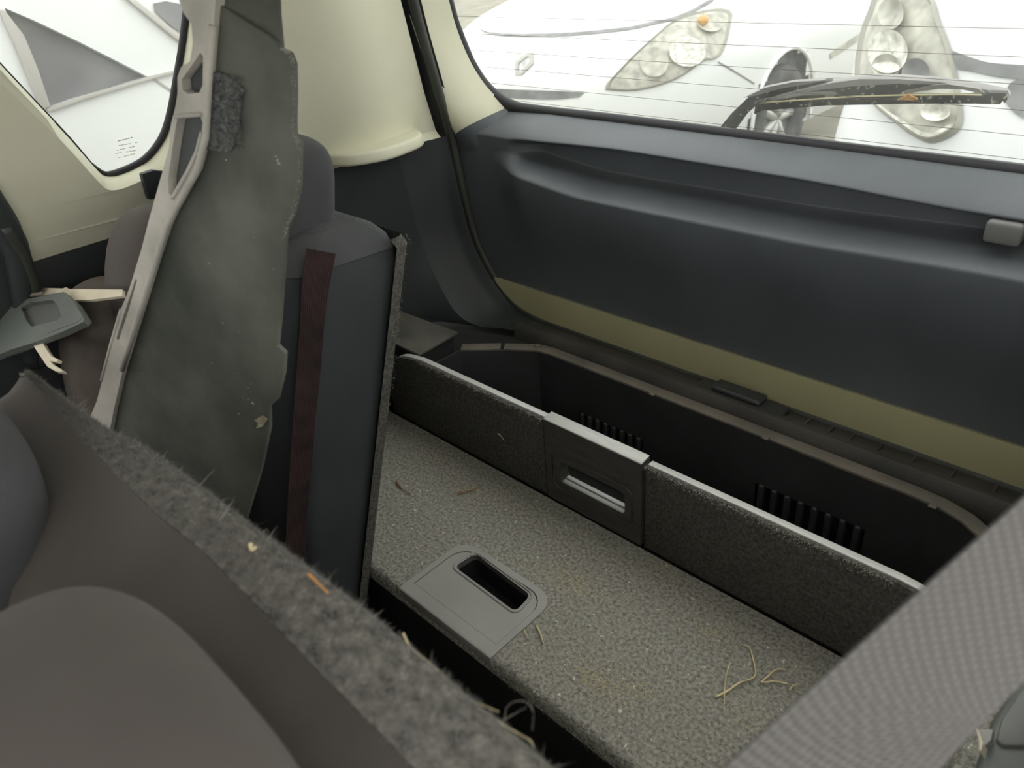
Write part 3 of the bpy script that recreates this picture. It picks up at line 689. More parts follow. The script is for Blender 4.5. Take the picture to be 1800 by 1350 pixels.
# ================================================================== NEAR SEAT (two thirds of the bench), seen over its top
ns_ = empty('rear_bench_seat', 'wide charcoal rear seat back with grey carpet over its top edge and two headrests', 'seat')
YBK = [(-0.75, 0.100), (-0.662, 0.105), (-0.574, 0.111), (-0.529, 0.120), (-0.483, 0.123), (-0.386, 0.127), (-0.27, 0.132), (0, 0.130)]
YFR = [(-0.75, 0.099), (-0.652, 0.100), (-0.538, 0.0935), (-0.441, 0.093), (-0.387, 0.0965), (-0.319, 0.096), (-0.26, 0.094), (0, 0.091)]
def nprof(x):
    a, b = interp(x, YFR), interp(x, YBK) + 0.001; d = b - a
    e = smooth(x, -0.715, -0.75); dz = -0.012 * e
    c = [(0.300, -0.18), (0.25, 0.0), (0.195, 0.25), (b + 0.022, 0.42), (b + 0.008, 0.470), (b + 0.003, 0.487), (b - 0.15 * d, 0.4955), (a + 0.55 * d, 0.4975), (a + 0.25 * d, 0.4965), (a, 0.4945)]
    f = [(a, 0.4935), (a - 0.005, 0.489), (a - 0.014, 0.483), (0.058, 0.476), (0.035, 0.466), (0.01, 0.448), (-0.012, 0.415), (-0.022, 0.36), (-0.02, 0.2), (0.06, -0.12)]
    return [V((x, y, z + dz)) for y, z in c], [V((x, y, z + dz)) for y, z in f]
nx = [lerp(-0.75, -0.02, i / 60) for i in range(61)]
nc = grid('carpeted_back', [nprof(x)[0] for x in nx], carpets, ns_, ang=80)
nf = grid('backrest', [nprof(x)[1] for x in nx], fab, ns_, ang=80)
ec, ef = nprof(-0.75)
mk('end_panel', ec + ef, [tuple(range(len(ec) + len(ef)))], fab, ns_, False)
def on_strip():
    x = random.uniform(-0.72, -0.06); c, f = nprof(x); i = random.choice([4, 5, 5, 6, 6, 7, 7, 8, 8]); t = random.random()
    p = c[i].lerp(c[i + 1], t); d = c[i + 1] - c[i]; n = V((0, -d.z, d.y)).normalized()
    if n.z < 0: n = -n
    return p, n
fibres('pile', on_strip, 30000, 0.0042, 0.0002, mat('grey_pile', (0.17, 0.165, 0.15), 0.95), ns_, 0.9)
def on_sedge():
    x = random.uniform(-0.70, -0.06); c, f = nprof(x); return c[5].lerp(c[7], random.random()), V((0, 0.8, 0.6))
fibres('stray_hair', on_sedge, 160, 0.018, 0.00016, hairm, ns_, 1.0)
# low headrests resting on the front of the backrest
pillow('headrest', (-0.630, -0.005, 0.462), (0.245, 0.13, 0.165), fabb, ns_, 3.2, 26, (0, 0.15))
pillow('headrest', (-0.262, -0.020, 0.472), (0.265, 0.155, 0.165), fab, ns_, 3.0, 28, (0, 0.10))
B_h = bvh(ns_.children[-1])
sm = [hit(B_h, x, y, 0.0) for x, y in px_line] if False else [hit(B_h, x, y, 0.0002) for x, y in [(112, 1046), (150, 1088), (200, 1146), (260, 1222), (300, 1280), (352, 1352), (380, 1392)]]
sm = [p for p in sm if p is not None]
if len(sm) > 2: tube('headrest_seam', spline(sm, 4), 0.0022, fab, ns_.children[-1], n=6)
tag(ns_, ns_['label'], 'seat')

# ================================================================== BROKEN PARCEL SHELF BOARD
A = aty(435, 905, 0.24); B = aty(490, 90, 0.335); D_ = aty(175, 700, 0.185)
PN = (B - A).cross(D_ - A).normalized()
if PN.dot(CAM - A) < 0: PN = -PN
def onsh(x, y, off=0.0): return atp(x, y, A + PN * off, PN)
sh = empty('parcel_shelf_board', 'dirty grey felt covered shelf board standing on end between the seats', 'shelf board')
right = [(500, -60), (497, 30), (494, 86), (508, 92), (516, 112), (517, 160), (516, 214), (517, 240), (526, 252), (525, 330), (515, 375), (503, 402), (500, 420), (497, 470), (491, 560), (486, 608), (500, 621), (498, 655), (487, 702), (472, 716), (473, 752), (458, 825), (432, 912), (415, 985), (395, 1100)]
left = [(230, 1060), (150, 790), (180, 728), (200, 680), (240, 560), (272, 460), (292, 395), (306, 366), (345, 298), (361, 240), (366, 140), (374, 40), (380, 5), (384, -60)]
# split the top flap off: the main panel begins below the slanting fold line
main = [(376, 2), (420, 30), (470, 62), (494, 86)] + right[3:] + left[:-2]
ext('felt_panel', [onsh(x, y) for x, y in main], -PN * 0.006, shelfm, sh, bevel=0.0012)
flapn = (PN + V((0.30, -0.1, 0.35))).normalized()
fp = onsh(420, 30, -0.004)
def onflap(x, y): return atp(x, y, fp, flapn)
ext('folded_flap', [onflap(x, y) for x, y in [(372, -60), (488, -60), (490, 20), (496, 84), (486, 90), (465, 70), (415, 38), (372, 8)]], -flapn * 0.005, shelfm, sh, bevel=0.001)
# grey moulded frame down the left edge, with cells
outerl = [(372, -60), (308, -60), (313, -5), (322, 22), (336, 42), (339, 75), (334, 108), (318, 118), (312, 135), (312, 165), (308, 190), (301, 215), (297, 260), (286, 300), (262, 385), (248, 440), (228, 505), (212, 545), (195, 610), (180, 668), (170, 705), (158, 735), (140, 800)]
inner = [(185, 800), (200, 720), (216, 650), (240, 572), (273, 465), (294, 400), (308, 370), (347, 300), (363, 240), (368, 140), (376, 40), (384, -60)]
cell1 = [(352, 92), (357, 100), (356, 150), (350, 163), (330, 165), (321, 158), (319, 140), (335, 118), (344, 105)]
cell2 = [(312, 209), (352, 204), (356, 215), (353, 245), (340, 280), (318, 325), (303, 346), (296, 340), (296, 312), (303, 260), (309, 222)]
cell3 = [(238, 490), (241, 492), (226, 545), (209, 597), (204, 596), (220, 545)]
cell1.reverse(); cell2.reverse(); cell3.reverse()
fr = ext('moulded_frame', [onsh(x, y, 0.006) for x, y in outerl + inner], -PN * 0.010, shelff, sh, holes=[[onsh(x, y, 0.006) for x, y in c] for c in (cell1, cell2, cell3)], smooth=False)
for c in (cell1, cell2, cell3):
    cen = (sum(p[0] for p in c) / len(c), sum(p[1] for p in c) / len(c))
    ext('frame_cell', [onsh(cen[0] + (x - cen[0]) * 1.06, cen[1] + (y - cen[1]) * 1.06, -0.005) for x, y in c], -PN * 0.002, shelfc, fr, smooth=False)
tube('frame_rib', [onsh(x, y, 0.006) for x, y in [(374, 45), (367, 140), (362, 240), (346, 299), (307, 368), (292, 398), (272, 463), (240, 565), (214, 650)]], 0.0035, shelff, fr, n=6)
tube('frame_rib', [onsh(x, y, 0.006) for x, y in [(303, 348), (308, 340), (330, 302), (346, 268), (355, 232)]], 0.0022, shelff, fr, n=6)
tube('frame_rib', [onsh(x, y, 0.006) for x, y in [(308, 205), (330, 203), (354, 201)]], 0.0022, shelff, fr, n=6)
tube('frame_rib', [onsh(x, y, 0.004) for x, y in [(180, 668), (196, 607), (214, 545)]], 0.003, shelff, fr, n=6)
ext('pile_pad', [onsh(x, y, 0.0002) for x, y in [(371, 130), (385, 124), (402, 132), (420, 145), (432, 156), (427, 180), (424, 205), (418, 240), (412, 262), (400, 268), (385, 264), (366, 262), (366, 200)]], PN * 0.003, velcro, sh, bevel=0.0008)['label'] = 'rough black pile pad'
pr = bvh(sh.children[0])
def on_pad():
    x, y = random.uniform(368, 424), random.uniform(132, 264); return onsh(x, y, 0.003), PN
fibres('pile', on_pad, 900, 0.004, 0.0005, mat('pad_pile', (0.10, 0.105, 0.10), 0.9), sh, 0.8)
def on_redge():
    k = random.randrange(2, 12); t = random.random(); a, b = right[k], right[k + 1]
    return onsh(lerp(a[0], b[0], t), lerp(a[1], b[1], t), -0.001), (PN + V((0.5, 0.2, 0))).normalized()
fibres('frayed_edge', on_redge, 420, 0.0028, 0.00015, hairm, sh, 0.9)
ext('edge_tear', [onsh(x, y, 0.0012) for x, y in [(448, 738), (462, 730), (471, 736), (464, 748), (452, 752), (456, 742)]], PN * 0.002, mat('torn_board', (0.30, 0.28, 0.2), 0.9, noise=0.5, nscale=80), sh)

# ================================================================== BROKEN TRIM PIECE on the left
tp = empty('broken_trim_piece', 'broken grey green plastic trim piece with a cream top edge lying by the side wall', 'trim piece')
ta, tb, tc_ = aty(215, 520, 0.238), aty(0, 545, 0.172), aty(60, 615, 0.155)
TN = (tb - ta).cross(tc_ - ta).normalized()
if TN.dot(CAM - ta) < 0: TN = -TN
def ontp(x, y, off=0.0): return atp(x, y, ta + TN * off, TN)
body = [(-40, 553), (0, 538), (50, 525), (112, 513), (128, 528), (146, 557), (138, 565), (95, 581), (60, 596), (20, 612), (-40, 630)]
cell = [(37, 541), (52, 532), (92, 527), (101, 536), (108, 556), (100, 563), (56, 574), (47, 565)][::-1]
ext('shell', [ontp(x, y) for x, y in body], -TN * 0.012, greent, tp, holes=[[ontp(x, y) for x, y in cell]], smooth=False)
ext('recess', [ontp(x, y, -0.006) for x, y in [(36, 540), (52, 530), (94, 526), (104, 536), (110, 557), (100, 566), (54, 576), (45, 565)]], -TN * 0.002, mat('recess_grey', (0.085, 0.09, 0.08), 0.8), tp)
up = V((0.02, 0.05, 0.012))
ext('cream_edge', [ontp(x, y, -0.010) for x, y in [(-40, 500), (0, 503), (110, 507), (116, 505), (122, 508), (215, 509), (215, 520), (160, 527), (128, 528), (112, 513), (60, 522), (0, 537), (-40, 549)]], -TN * 0.004, cream, tp)
ext('dark_slot', [ontp(x, y, -0.0005) for x, y in [(54, 522), (58, 517), (76, 514), (79, 517), (74, 520)]], TN * 0.002, mat('slot_brown', (0.16, 0.13, 0.11), 0.8), tp)
ext('lower_lip', [ontp(x, y, 0.001) for x, y in [(-40, 632), (0, 616), (40, 603), (95, 582), (138, 566), (148, 556), (146, 566), (110, 583), (60, 602), (20, 614), (-40, 640)]], -TN * 0.008, greent, tp)
# split cream clip below it
ext('broken_prong', [ontp(x, y, -0.004) for x, y in [(52, 598), (72, 596), (80, 612), (90, 626), (102, 631), (99, 636), (88, 634), (92, 640), (108, 649), (110, 654), (96, 652), (82, 644), (74, 632), (62, 614)]], -TN * 0.006, cream, tp, bevel=0.001)['label'] = 'broken cream plastic clip with two prongs'

# ================================================================== SEAT BELT (close to the camera)
def ribbon(name, cl, cr, m, parent=None, th=0.0012):
    vs, fs, uv = [], [], []; N = len(cl)
    for i in range(N):
        n = (cr[i] - cl[i]).cross(cl[min(i + 1, N - 1)] - cl[max(i - 1, 0)]).normalized()
        vs += [cl[i], cr[i], cr[i] + n * th, cl[i] + n * th]
    for i in range(N - 1):
        a, b = 4 * i, 4 * i + 4
        fs += [(a, a + 1, b + 1, b), (a + 1, a + 2, b + 2, b + 1), (a + 2, a + 3, b + 3, b + 2), (a + 3, a, b, b + 3)]
    o = mk(name, vs, fs, m, parent, False); me = o.data; l = me.uv_layers.new(name='UVMap')
    dist = [0.0]
    for i in range(1, N): dist.append(dist[-1] + (cl[i] - cl[i - 1]).length / 0.047)
    for p in me.polygons:
        for li in p.loop_indices:
            v = me.loops[li].vertex_index; l.data[li].uv = (dist[v // 4], 0.0 if v % 4 in (0, 3) else 1.0)
    return o
bl = [atd(*p) for p in [(1100, 1504, 0.256), (1267, 1350, 0.250), (1500, 1140, 0.247), (1777, 892, 0.250), (2000, 690, 0.26), (2300, 420, 0.28)]]
br_ = [atd(*p) for p in [(1480, 1538, 0.256), (1648, 1350, 0.250), (1740, 1252, 0.249), (2010, 990, 0.252), (2230, 790, 0.262), (2500, 540, 0.28)]]
belt = ribbon('seat_belt', spline(bl, 8), spline(br_, 8), webbing)
tag(belt, 'wide grey seat belt webbing hanging diagonally in front of the cargo floor', 'seat belt')

# ================================================================== grey latch cover at the right
lc = empty('seat_latch_cover', 'grey moulded plastic latch cover beside the seat belt', 'cover')
lp = [atz(x, y, 0.25) for x, y in [(1712, 1350), (1722, 1318), (1745, 1255), (1800, 1178), (1900, 1080), (1980, 1200), (1900, 1420), (1720, 1420)]]
ext('cover_shell', lp, (0.01, 0.012, -0.09), greent, lc, bevel=0.010, segs=4)
ext('cover_top', [atz(x, y, 0.2535) for x, y in [(1752, 1300), (1762, 1262), (1810, 1192), (1880, 1130), (1930, 1220), (1860, 1312), (1800, 1310), (1765, 1309)]], (0, 0, -0.006), mat('latch_grey', (0.17, 0.172, 0.162), 0.5, noise=0.08, nscale=15), lc, bevel=0.002)
ext('white_tab', [atz(x, y, 0.262) for x, y in [(1716, 1281), (1719, 1281), (1724, 1295), (1728, 1305), (1724, 1320), (1721, 1319), (1721, 1300)]], (0.004, 0.004, -0.01), cream, lc)
ext('tab_web', [atz(x, y, 0.258) for x, y in [(1719, 1282), (1745, 1282), (1742, 1300), (1730, 1312), (1726, 1302)]], (0.002, 0.002, -0.006), greyp, lc)
wa = ext('side_carpet', [(-0.035, 0.37, 0.15), (-0.035, 0.60, 0.15), (0.034, 0.66, 0.15), (0.034, 0.37, 0.15)], (0, 0, -0.145), carpet, bevel=0.012)
tag(wa, 'small carpeted block at the side of the cargo floor under the latch cover', 'carpet block')

# ================================================================== WINDOW WIPER (outside of the glass)
wp = empty('rear_wiper', 'dusty black rear wiper resting across the rear window', 'wiper')
def ow(x, y, off=0.03): return onglass(x, y, off)
greyw = mat('wiper_grey', (0.30, 0.29, 0.285), 0.55, noise=0.15, nscale=30)
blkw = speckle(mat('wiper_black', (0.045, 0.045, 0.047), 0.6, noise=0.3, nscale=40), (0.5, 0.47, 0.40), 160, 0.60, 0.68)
armp = [(1262, 228), (1285, 200), (1312, 174), (1340, 160), (1390, 148), (1440, 144), (1510, 140), (1560, 140), (1560, 145), (1480, 152), (1420, 158), (1370, 166), (1335, 180), (1310, 203), (1292, 228)]
ext('wiper_arm', [ow(x, y, 0.045) for x, y in armp], (0, 0.010, 0.003), blkw, wp, bevel=0.001)
ext('arm_cover', [ow(x, y, 0.043) for x, y in [(1308, 172), (1345, 154), (1395, 144), (1450, 141), (1420, 148), (1370, 156), (1330, 168)]], (0, 0.006, 0.002), greyw, wp)
ext('blade_frame', [ow(x, y, 0.040) for x, y in [(1328, 184), (1345, 176), (1400, 160), (1460, 146), (1510, 139), (1580, 139), (1650, 144), (1720, 155), (1764, 164), (1771, 172), (1768, 180), (1735, 166), (1700, 158), (1660, 156), (1590, 160), (1500, 164), (1420, 174), (1345, 184)]], (0, 0.012, 0.004), greyw, wp, bevel=0.001)
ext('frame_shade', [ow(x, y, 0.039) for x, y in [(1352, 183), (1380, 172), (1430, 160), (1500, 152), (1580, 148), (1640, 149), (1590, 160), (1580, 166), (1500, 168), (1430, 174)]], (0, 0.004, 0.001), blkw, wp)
ext('blade_yoke', [ow(x, y, 0.0375) for x, y in [(1420, 163), (1462, 161), (1472, 164), (1464, 172), (1450, 172), (1450, 167), (1410, 168), (1370, 176), (1350, 180), (1370, 172)]], (0, 0.004, 0.001), greyw, wp)
ext('blade_yoke', [ow(x, y, 0.0375) for x, y in [(1585, 167), (1590, 160), (1640, 150), (1665, 148), (1720, 156), (1730, 164), (1726, 165), (1690, 157), (1650, 156), (1605, 163), (1594, 170)]], (0, 0.004, 0.001), greyw, wp)
ext('blade_rubber', [ow(x, y, 0.036) for x, y in [(1326, 186), (1345, 180), (1450, 172), (1580, 168), (1690, 168), (1740, 165), (1768, 167), (1758, 184), (1700, 183), (1600, 183), (1450, 186), (1340, 195), (1328, 199)]], (0, 0.006, 0.002), blkw, wp, bevel=0.0008)
tube('spring_strip', [ow(x, y, 0.034) for x, y in [(1335, 181), (1420, 175), (1500, 170), (1600, 167), (1680, 166), (1725, 167)]], 0.0012, mat('strip_yellow', (0.65, 0.58, 0.36), 0.5), wp, n=5)
ext('end_clip', [ow(x, y, 0.033) for x, y in [(1738, 163), (1768, 164), (1771, 174), (1766, 182), (1758, 172), (1732, 168)]], (0, 0.006, 0.002), blkw, wp)
ext('end_clip', [ow(x, y, 0.033) for x, y in [(1326, 180), (1350, 174), (1345, 182), (1332, 188), (1330, 200), (1325, 200), (1327, 190)]], (0, 0.006, 0.002), blkw, wp)
lf = ext('dry_leaf', [ow(x, y, 0.030) for x, y in [(1578, 176), (1590, 170), (1596, 166), (1602, 170), (1609, 172), (1613, 176), (1600, 177), (1590, 176)]], (0, 0.002, 0.001), leafm)
tag(lf, 'small orange brown dry leaf caught on the wiper blade', 'leaf')

# ================================================================== CARS OUTSIDE
def make_car(name, label, O, levels, paint, hw_scale=1.0, D=0.6, back=-3.6, arch=None, group='cars parked outside'):
    root = empty(name, label, 'car', group)
    O = V(O); NU = 120
    def ring(z, f0, hw, Dz):
        pts = []
        for i in range(NU + 1):
            u = -1 + 2 * i / NU; s = 1 if u > 0 else -1; a = abs(u)
            if a < 0.62:
                t = a / 0.62 * math.pi / 2; l = hw * math.sin(t) ** (2 / 2.7); f = f0 - Dz * (1 - math.cos(t) ** (2 / 2.7))
            else:
                t = (a - 0.62) / 0.38; l = hw; f = lerp(f0 - Dz, back, t ** 1.4)
            pts.append(V((O.x + s * l, O.y - f, z)))
        return pts
    lv = spline([V((z, f0, hw)) for z, f0, hw in levels], 6)
    rows = [ring(p.x, p.y, p.z * hw_scale, D * (p.z / levels[2][2])) for p in lv]
    def drop(c):
        if not arch: return False
        l, f = c.x - O.x, O.y - c.y
        return abs(l) > 0.5 and (f - arch[0]) ** 2 + (c.z - arch[1]) ** 2 < arch[2] ** 2
    b = grid('body', rows, paint, root, ang=60, drop=drop)
    return root, b
levels1 = [(-0.42, -0.07, 0.90), (-0.32, -0.01, 0.93), (-0.15, 0.03, 0.95), (0.0, 0.04, 0.95), (0.10, 0.02, 0.945), (0.18, -0.03, 0.93), (0.24, -0.10, 0.90), (0.30, -0.24, 0.86), (0.37, -0.52, 0.80), (0.43, -0.95, 0.74), (0.46, -1.20, 0.70), (0.80, -1.85, 0.62), (0.86, -2.3, 0.58)]
O1 = atz(925, 112, 0.12); O1.z = 0
AR = (-1.13, -0.30, 0.355)
c1, b1 = make_car('parked_car', 'white hatchback parked nose on behind the tailgate with a diamond emblem', (O1.x, O1.y, 0), levels1, white, arch=AR)
B1 = bvh(b1)
def pj(pts, off=0.004, B=None, n=0):
    out = []
    for x, y in pts:
        h = hit(B or B1, x, y, off)
        if h is not None: out.append(h)
    return out
def strip_on(name, a, b, m, parent, off=0.004, B=None, th=0.006):
    """a band between two pixel polylines, laid on a body, with its own thickness"""
    A_ = [hit(B or B1, x, y, off) for x, y in a]; Bb = [hit(B or B1, x, y, off) for x, y in b]
    pr = [(p, q) for p, q in zip(A_, Bb) if p is not None and q is not None]
    if len(pr) < 2: return None
    vs, fs = [], []
    for p, q in pr:
        d = (p - CAM).normalized() * th
        vs += [p, q, q + d, p + d]
    for i in range(len(pr) - 1):
        a0, b0 = 4 * i, 4 * i + 4
        fs += [(a0, a0 + 1, b0 + 1, b0), (a0 + 1, a0 + 2, b0 + 2, b0 + 1), (a0 + 3, a0, b0, b0 + 3)]
    return mk(name, vs, fs, m, parent, False)
def px(pts, n=6): return [(p.x, p.y) for p in spline([(x, y, 0) for x, y in pts], n)]
greyline = mat('shut_line', (0.20, 0.20, 0.205), 0.6, noise=0.3, nscale=20)
strip_on('bonnet_gap', px([(836, 43), (850, 54), (880, 59), (930, 60), (1000, 58), (1060, 53), (1110, 47), (1150, 38), (1180, 32), (1215, 18), (1250, -2)]), px([(838, 46), (852, 58), (880, 64), (930, 66), (1000, 64), (1060, 59), (1110, 53), (1150, 44), (1184, 36), (1220, 22), (1256, 2)]), greyline, c1)
strip_on('grille_slot', px([(862, 155), (900, 157), (960, 159), (1028, 162)]), px([(880, 171), (920, 174), (975, 175), (1018, 171)]), carblk, c1)
# diamond emblem: four bars
dm = [(908, 107), (928, 90), (939, 112), (913, 133)]
em = [(907, 110), (921, 97), (939, 93), (939, 112), (925, 127), (918, 133), (907, 132)]
emb = empty('emblem', 'x'); del emb['label']; emb.parent = c1
outer_d = pj([(908, 108), (927, 95), (939, 93), (939, 113), (918, 132), (907, 132)], 0.010)
inner_d = pj([(913, 112), (928, 101), (932, 101), (932, 110), (917, 126), (912, 126)], 0.010)
embm = mat('emblem_metal', (0.40, 0.40, 0.37), 0.4, metal=0.4)
for i in range(len(outer_d)):
    j = (i + 1) % len(outer_d)
    a, b, c_, d__ = outer_d[i], outer_d[j], inner_d[j], inner_d[i]; k = (a - CAM).normalized() * 0.012
    mk('emblem_bar', [a, b, c_, d__, a + k, b + k, c_ + k, d__ + k], [(0, 1, 2, 3), (0, 1, 5, 4), (2, 3, 7, 6), (4, 5, 6, 7)], embm, emb, False)
ctr_d = pj([(921, 113), (925, 106), (923, 112), (919, 117)], 0.012)
if len(ctr_d) == 4: mk('emblem_core', ctr_d + [p + (p - CAM).normalized() * 0.008 for p in ctr_d], [(0, 1, 2, 3), (4, 5, 6, 7), (0, 1, 5, 4), (2, 3, 7, 6)], carblk, emb, False)
# headlamp of the white car
def lamp(parent, B, outline, off=0.006, bowls=(), bulb=None, rim_w=5, name='headlamp'):
    r = empty(name, 'x'); del r['label']; r.parent = parent
    ol = px(outline + [outline[0]], 5)[:-1]
    c = (sum(p[0] for p in ol) / len(ol), sum(p[1] for p in ol) / len(ol))
    def scl(k): return [(c[0] + (x - c[0]) * k, c[1] + (y - c[1]) * k) for x, y in ol]
    def pat(pts, o): return [hit(B, x, y, o) for x, y in pts]
    a, b_, bb = pat(ol, off), pat(scl(0.95), off + 0.012), pat(scl(0.90), off)
    if any(p is None for p in a + b_ + bb): 
        keep = [i for i in range(len(ol)) if a[i] is not None and b_[i] is not None and bb[i] is not None]
        a, b_, bb = [a[i] for i in keep], [b_[i] for i in keep], [bb[i] for i in keep]
    grid('lamp_bezel', [a + [a[0]], b_ + [b_[0]], bb + [bb[0]]], mat('lamp_bezel_grey', (0.30, 0.295, 0.25), 0.35), r, ang=80)
    rws = []
    for k in (0.92, 0.75, 0.55, 0.35, 0.15, 0.02):
        pp = pat(scl(k), off + 0.003); ok = [q for q in pp if q is not None]
        pp = [q if q is not None else min(ok, key=lambda o_: (o_ - atd(*scl(k)[i_], 2.3)).length) for i_, q in enumerate(pp)]
        rws.append(pp + [pp[0]])
    if all(q is not None for rw in rws for q in rw): grid('lamp_housing', rws, lampgrey, r, ang=80)
    for (bx, by, rx, ry, m) in bowls:
        rws = []
        for q in range(7):
            sc = 1 - q / 6.2
            rws.append([hit(B, bx + rx * sc * math.cos(t), by + ry * sc * math.sin(t), off + 0.006 + 0.016 * sc * sc) for t in [2 * math.pi * i / 24 for i in range(25)]])
        if all(q is not None for rw in rws for q in rw): grid('reflector_bowl', rws, m, r, ang=80)
    if bulb:
        cen = hit(B, bulb[0], bulb[1], 0.034)
        if cen is not None: pillow('indicator_bulb', cen, (0.06, 0.04, 0.05), orange, r, 2, 8)
    return r
lamp(c1, B1, [(1064, 158), (1068, 146), (1090, 122), (1120, 92), (1150, 66), (1176, 44), (1205, 30), (1240, 20), (1272, 17), (1286, 24), (1284, 42), (1278, 70), (1266, 96), (1252, 105), (1238, 107), (1200, 133), (1160, 150), (1110, 160)], bowls=[(1205, 95, 30, 24, chrome), (1150, 112, 24, 24, lampgrey), (1245, 48, 22, 14, lampgrey)], bulb=(1232, 46))
strip_on('wing_gap', px([(1262, 108), (1290, 124), (1326, 146)]), px([(1261, 110), (1289, 126), (1325, 148)]), greyline, c1, th=0.004)
strip_on('side_moulding', px([(1458, 94), (1480, 78), (1518, 54)]), px([(1459, 104), (1482, 90), (1520, 64)]), lampgrey, c1, th=0.01)
# bonnet left edge, windscreen wiper area and front wheel
wx = O1.x + 0.86; wy = O1.y - AR[0]
arcl = [V((O1.x + 0.955, wy + AR[2] * math.cos(t) * 1.02, AR[1] + AR[2] * math.sin(t) * 1.02)) for t in [math.radians(-15 + 210 * i / 40) for i in range(41)]]
tube('arch_lip', arcl, 0.012, white, c1, n=8)
vs = [V((O1.x + 0.90, wy + 0.42 * math.cos(t), AR[1] + 0.42 * math.sin(t))) for t in [2 * math.pi * i / 40 for i in range(40)]]
ext('arch_liner', vs, (-0.28, 0, 0), carblk, c1, smooth=False)
def wheel(parent, c, rad, side):
    c = V(c); rows = []
    for (xx, rr) in [(-0.09, rad * 0.62), (-0.10, rad * 0.7), (-0.10, rad * 0.93), (-0.07, rad), (0.07, rad), (0.10, rad * 0.93), (0.10, rad * 0.70), (0.085, rad * 0.64), (0.04, rad * 0.62)]:
        rows.append([c + V((xx * side, rr * math.cos(2 * math.pi * i / 40), rr * math.sin(2 * math.pi * i / 40))) for i in range(41)])
    w_ = grid('wheel', rows, tyre, parent, ang=60)
    ext('rim_disc', [c + V((0.03 * side, rad * 0.63 * math.cos(2 * math.pi * i / 32), rad * 0.63 * math.sin(2 * math.pi * i / 32))) for i in range(32)], (-0.02 * side, 0, 0), carblk, w_, smooth=False)
    for k in range(7):
        t = 2 * math.pi * k / 7
        tube('wheel_spoke', [c + V((0.055 * side, rad * q * math.cos(t), rad * q * math.sin(t))) for q in (0.05, 0.35, 0.66)], 0.026, alloy, w_, n=6)
    return w_
wheel(c1, (O1.x + 0.85, wy, -0.32), 0.30, 1)

# second car: tall headlamp, to the right
O2 = V((-0.04, 2.02, 0))
levels2 = [(-0.40, -0.05, 0.90), (-0.30, -0.01, 0.93), (-0.12, 0.03, 0.95), (0.05, 0.035, 0.95), (0.18, 0.02, 0.95), (0.28, -0.01, 0.945), (0.38, -0.05, 0.955), (0.48, -0.09, 0.96), (0.56, -0.14, 0.96), (0.63, -0.24, 0.945), (0.69, -0.50, 0.90), (0.74, -1.0, 0.80), (0.78, -1.25, 0.72), (1.08, -1.85, 0.62), (1.12, -2.3, 0.58)]
c2, b2 = make_car('parked_car', 'silver white car beside the white hatchback with a tall upright headlamp', O2, levels2, white2, D=0.55, arch=(-1.05, -0.30, 0.355))
B2 = bvh(b2)
lamp(c2, B2, [(1543, -14), (1534, 14), (1522, 45), (1514, 80), (1509, 115), (1510, 140), (1524, 165), (1545, 192), (1578, 218), (1605, 238), (1634, 251), (1660, 246), (1686, 230), (1694, 205), (1690, 170), (1685, 135), (1672, 85), (1655, 40), (1630, -14)], bowls=[(1575, 95, 34, 38, chrome), (1572, 120, 24, 22, lampgrey), (1622, 132, 24, 26, carblk), (1655, 200, 26, 16, chrome), (1580, 30, 22, 26, lampgrey)], rim_w=8)
strip_on('lamp_trim', px([(1545, 175), (1590, 208), (1640, 236), (1680, 222)]), px([(1548, 181), (1592, 216), (1640, 244), (1686, 226)]), chrome, c2, off=0.03, B=B2)
strip_on('grille', px([(1676, 90), (1712, 103), (1750, 112), (1850, 118)]), px([(1686, 122), (1715, 127), (1760, 136), (1850, 145)]), carblk, c2, off=0.006, B=B2)
strip_on('fog_lamp_hole', px([(1790, 140), (1775, 150), (1768, 175), (1782, 196), (1800, 208)], 4), px([(1850, 140), (1850, 150), (1850, 175), (1850, 196), (1850, 214)], 4), carblk, c2, off=0.006, B=B2)

# third car: side with a triangular quarter window, seen through the side window
X3 = -2.1
c3 = empty('parked_car', 'white car standing alongside with a dusty triangular rear quarter window', 'car', 'cars parked outside')
tri_px = [(8, 14), (60, 36), (140, 74), (205, 107), (262, 136), (200, 156), (130, 176), (84, 192), (70, 160), (40, 92)]
holep = [atx(x, y, X3) for x, y in tri_px]
outl3 = [V((X3, -2.0, -0.3)), V((X3, 1.7, -0.3)), V((X3, 1.7, 0.5)), V((X3, 1.5, 0.72)), V((X3, 1.2, 0.98)), V((X3, -1.2, 1.0)), V((X3, -2.0, 0.5))]
ext('body_side', outl3, (-0.05, 0, 0), white, c3, holes=[holep[::-1]], smooth=False)
ext('quarter_window', [p + V((-0.03, 0, 0)) for p in [atx(x, y, X3) for x, y in [(0, 8), (60, 30), (150, 72), (268, 136), (130, 182), (82, 198), (60, 160)]]], (-0.006, 0, 0), carwin, c3, smooth=False)
ext('window_bar', [atx(x, y, X3 + 0.002) for x, y in [(-6, 16), (6, 18), (40, 62), (64, 120), (86, 186), (70, 192), (44, 130), (22, 76)]], (0.012, 0, 0), mat('faded_trim', (0.42, 0.40, 0.37), 0.6), c3, bevel=0.002)
ext('sill_trim', [atx(x, y, X3 + 0.002) for x, y in [(80, 190), (150, 167), (262, 134), (330, 118), (330, 123), (266, 139), (150, 174), (84, 197)]], (0.010, 0, 0), mat('faded_trim', (0.42, 0.40, 0.37), 0.6), c3, bevel=0.001)
ext('roof_gutter', [atx(x, y, X3 + 0.002) for x, y in [(212, -8), (226, -8), (330, 76), (330, 86), (300, 64)]], (0.015, 0, 0), mat('gutter_grey', (0.5, 0.48, 0.45), 0.6), c3, bevel=0.002)
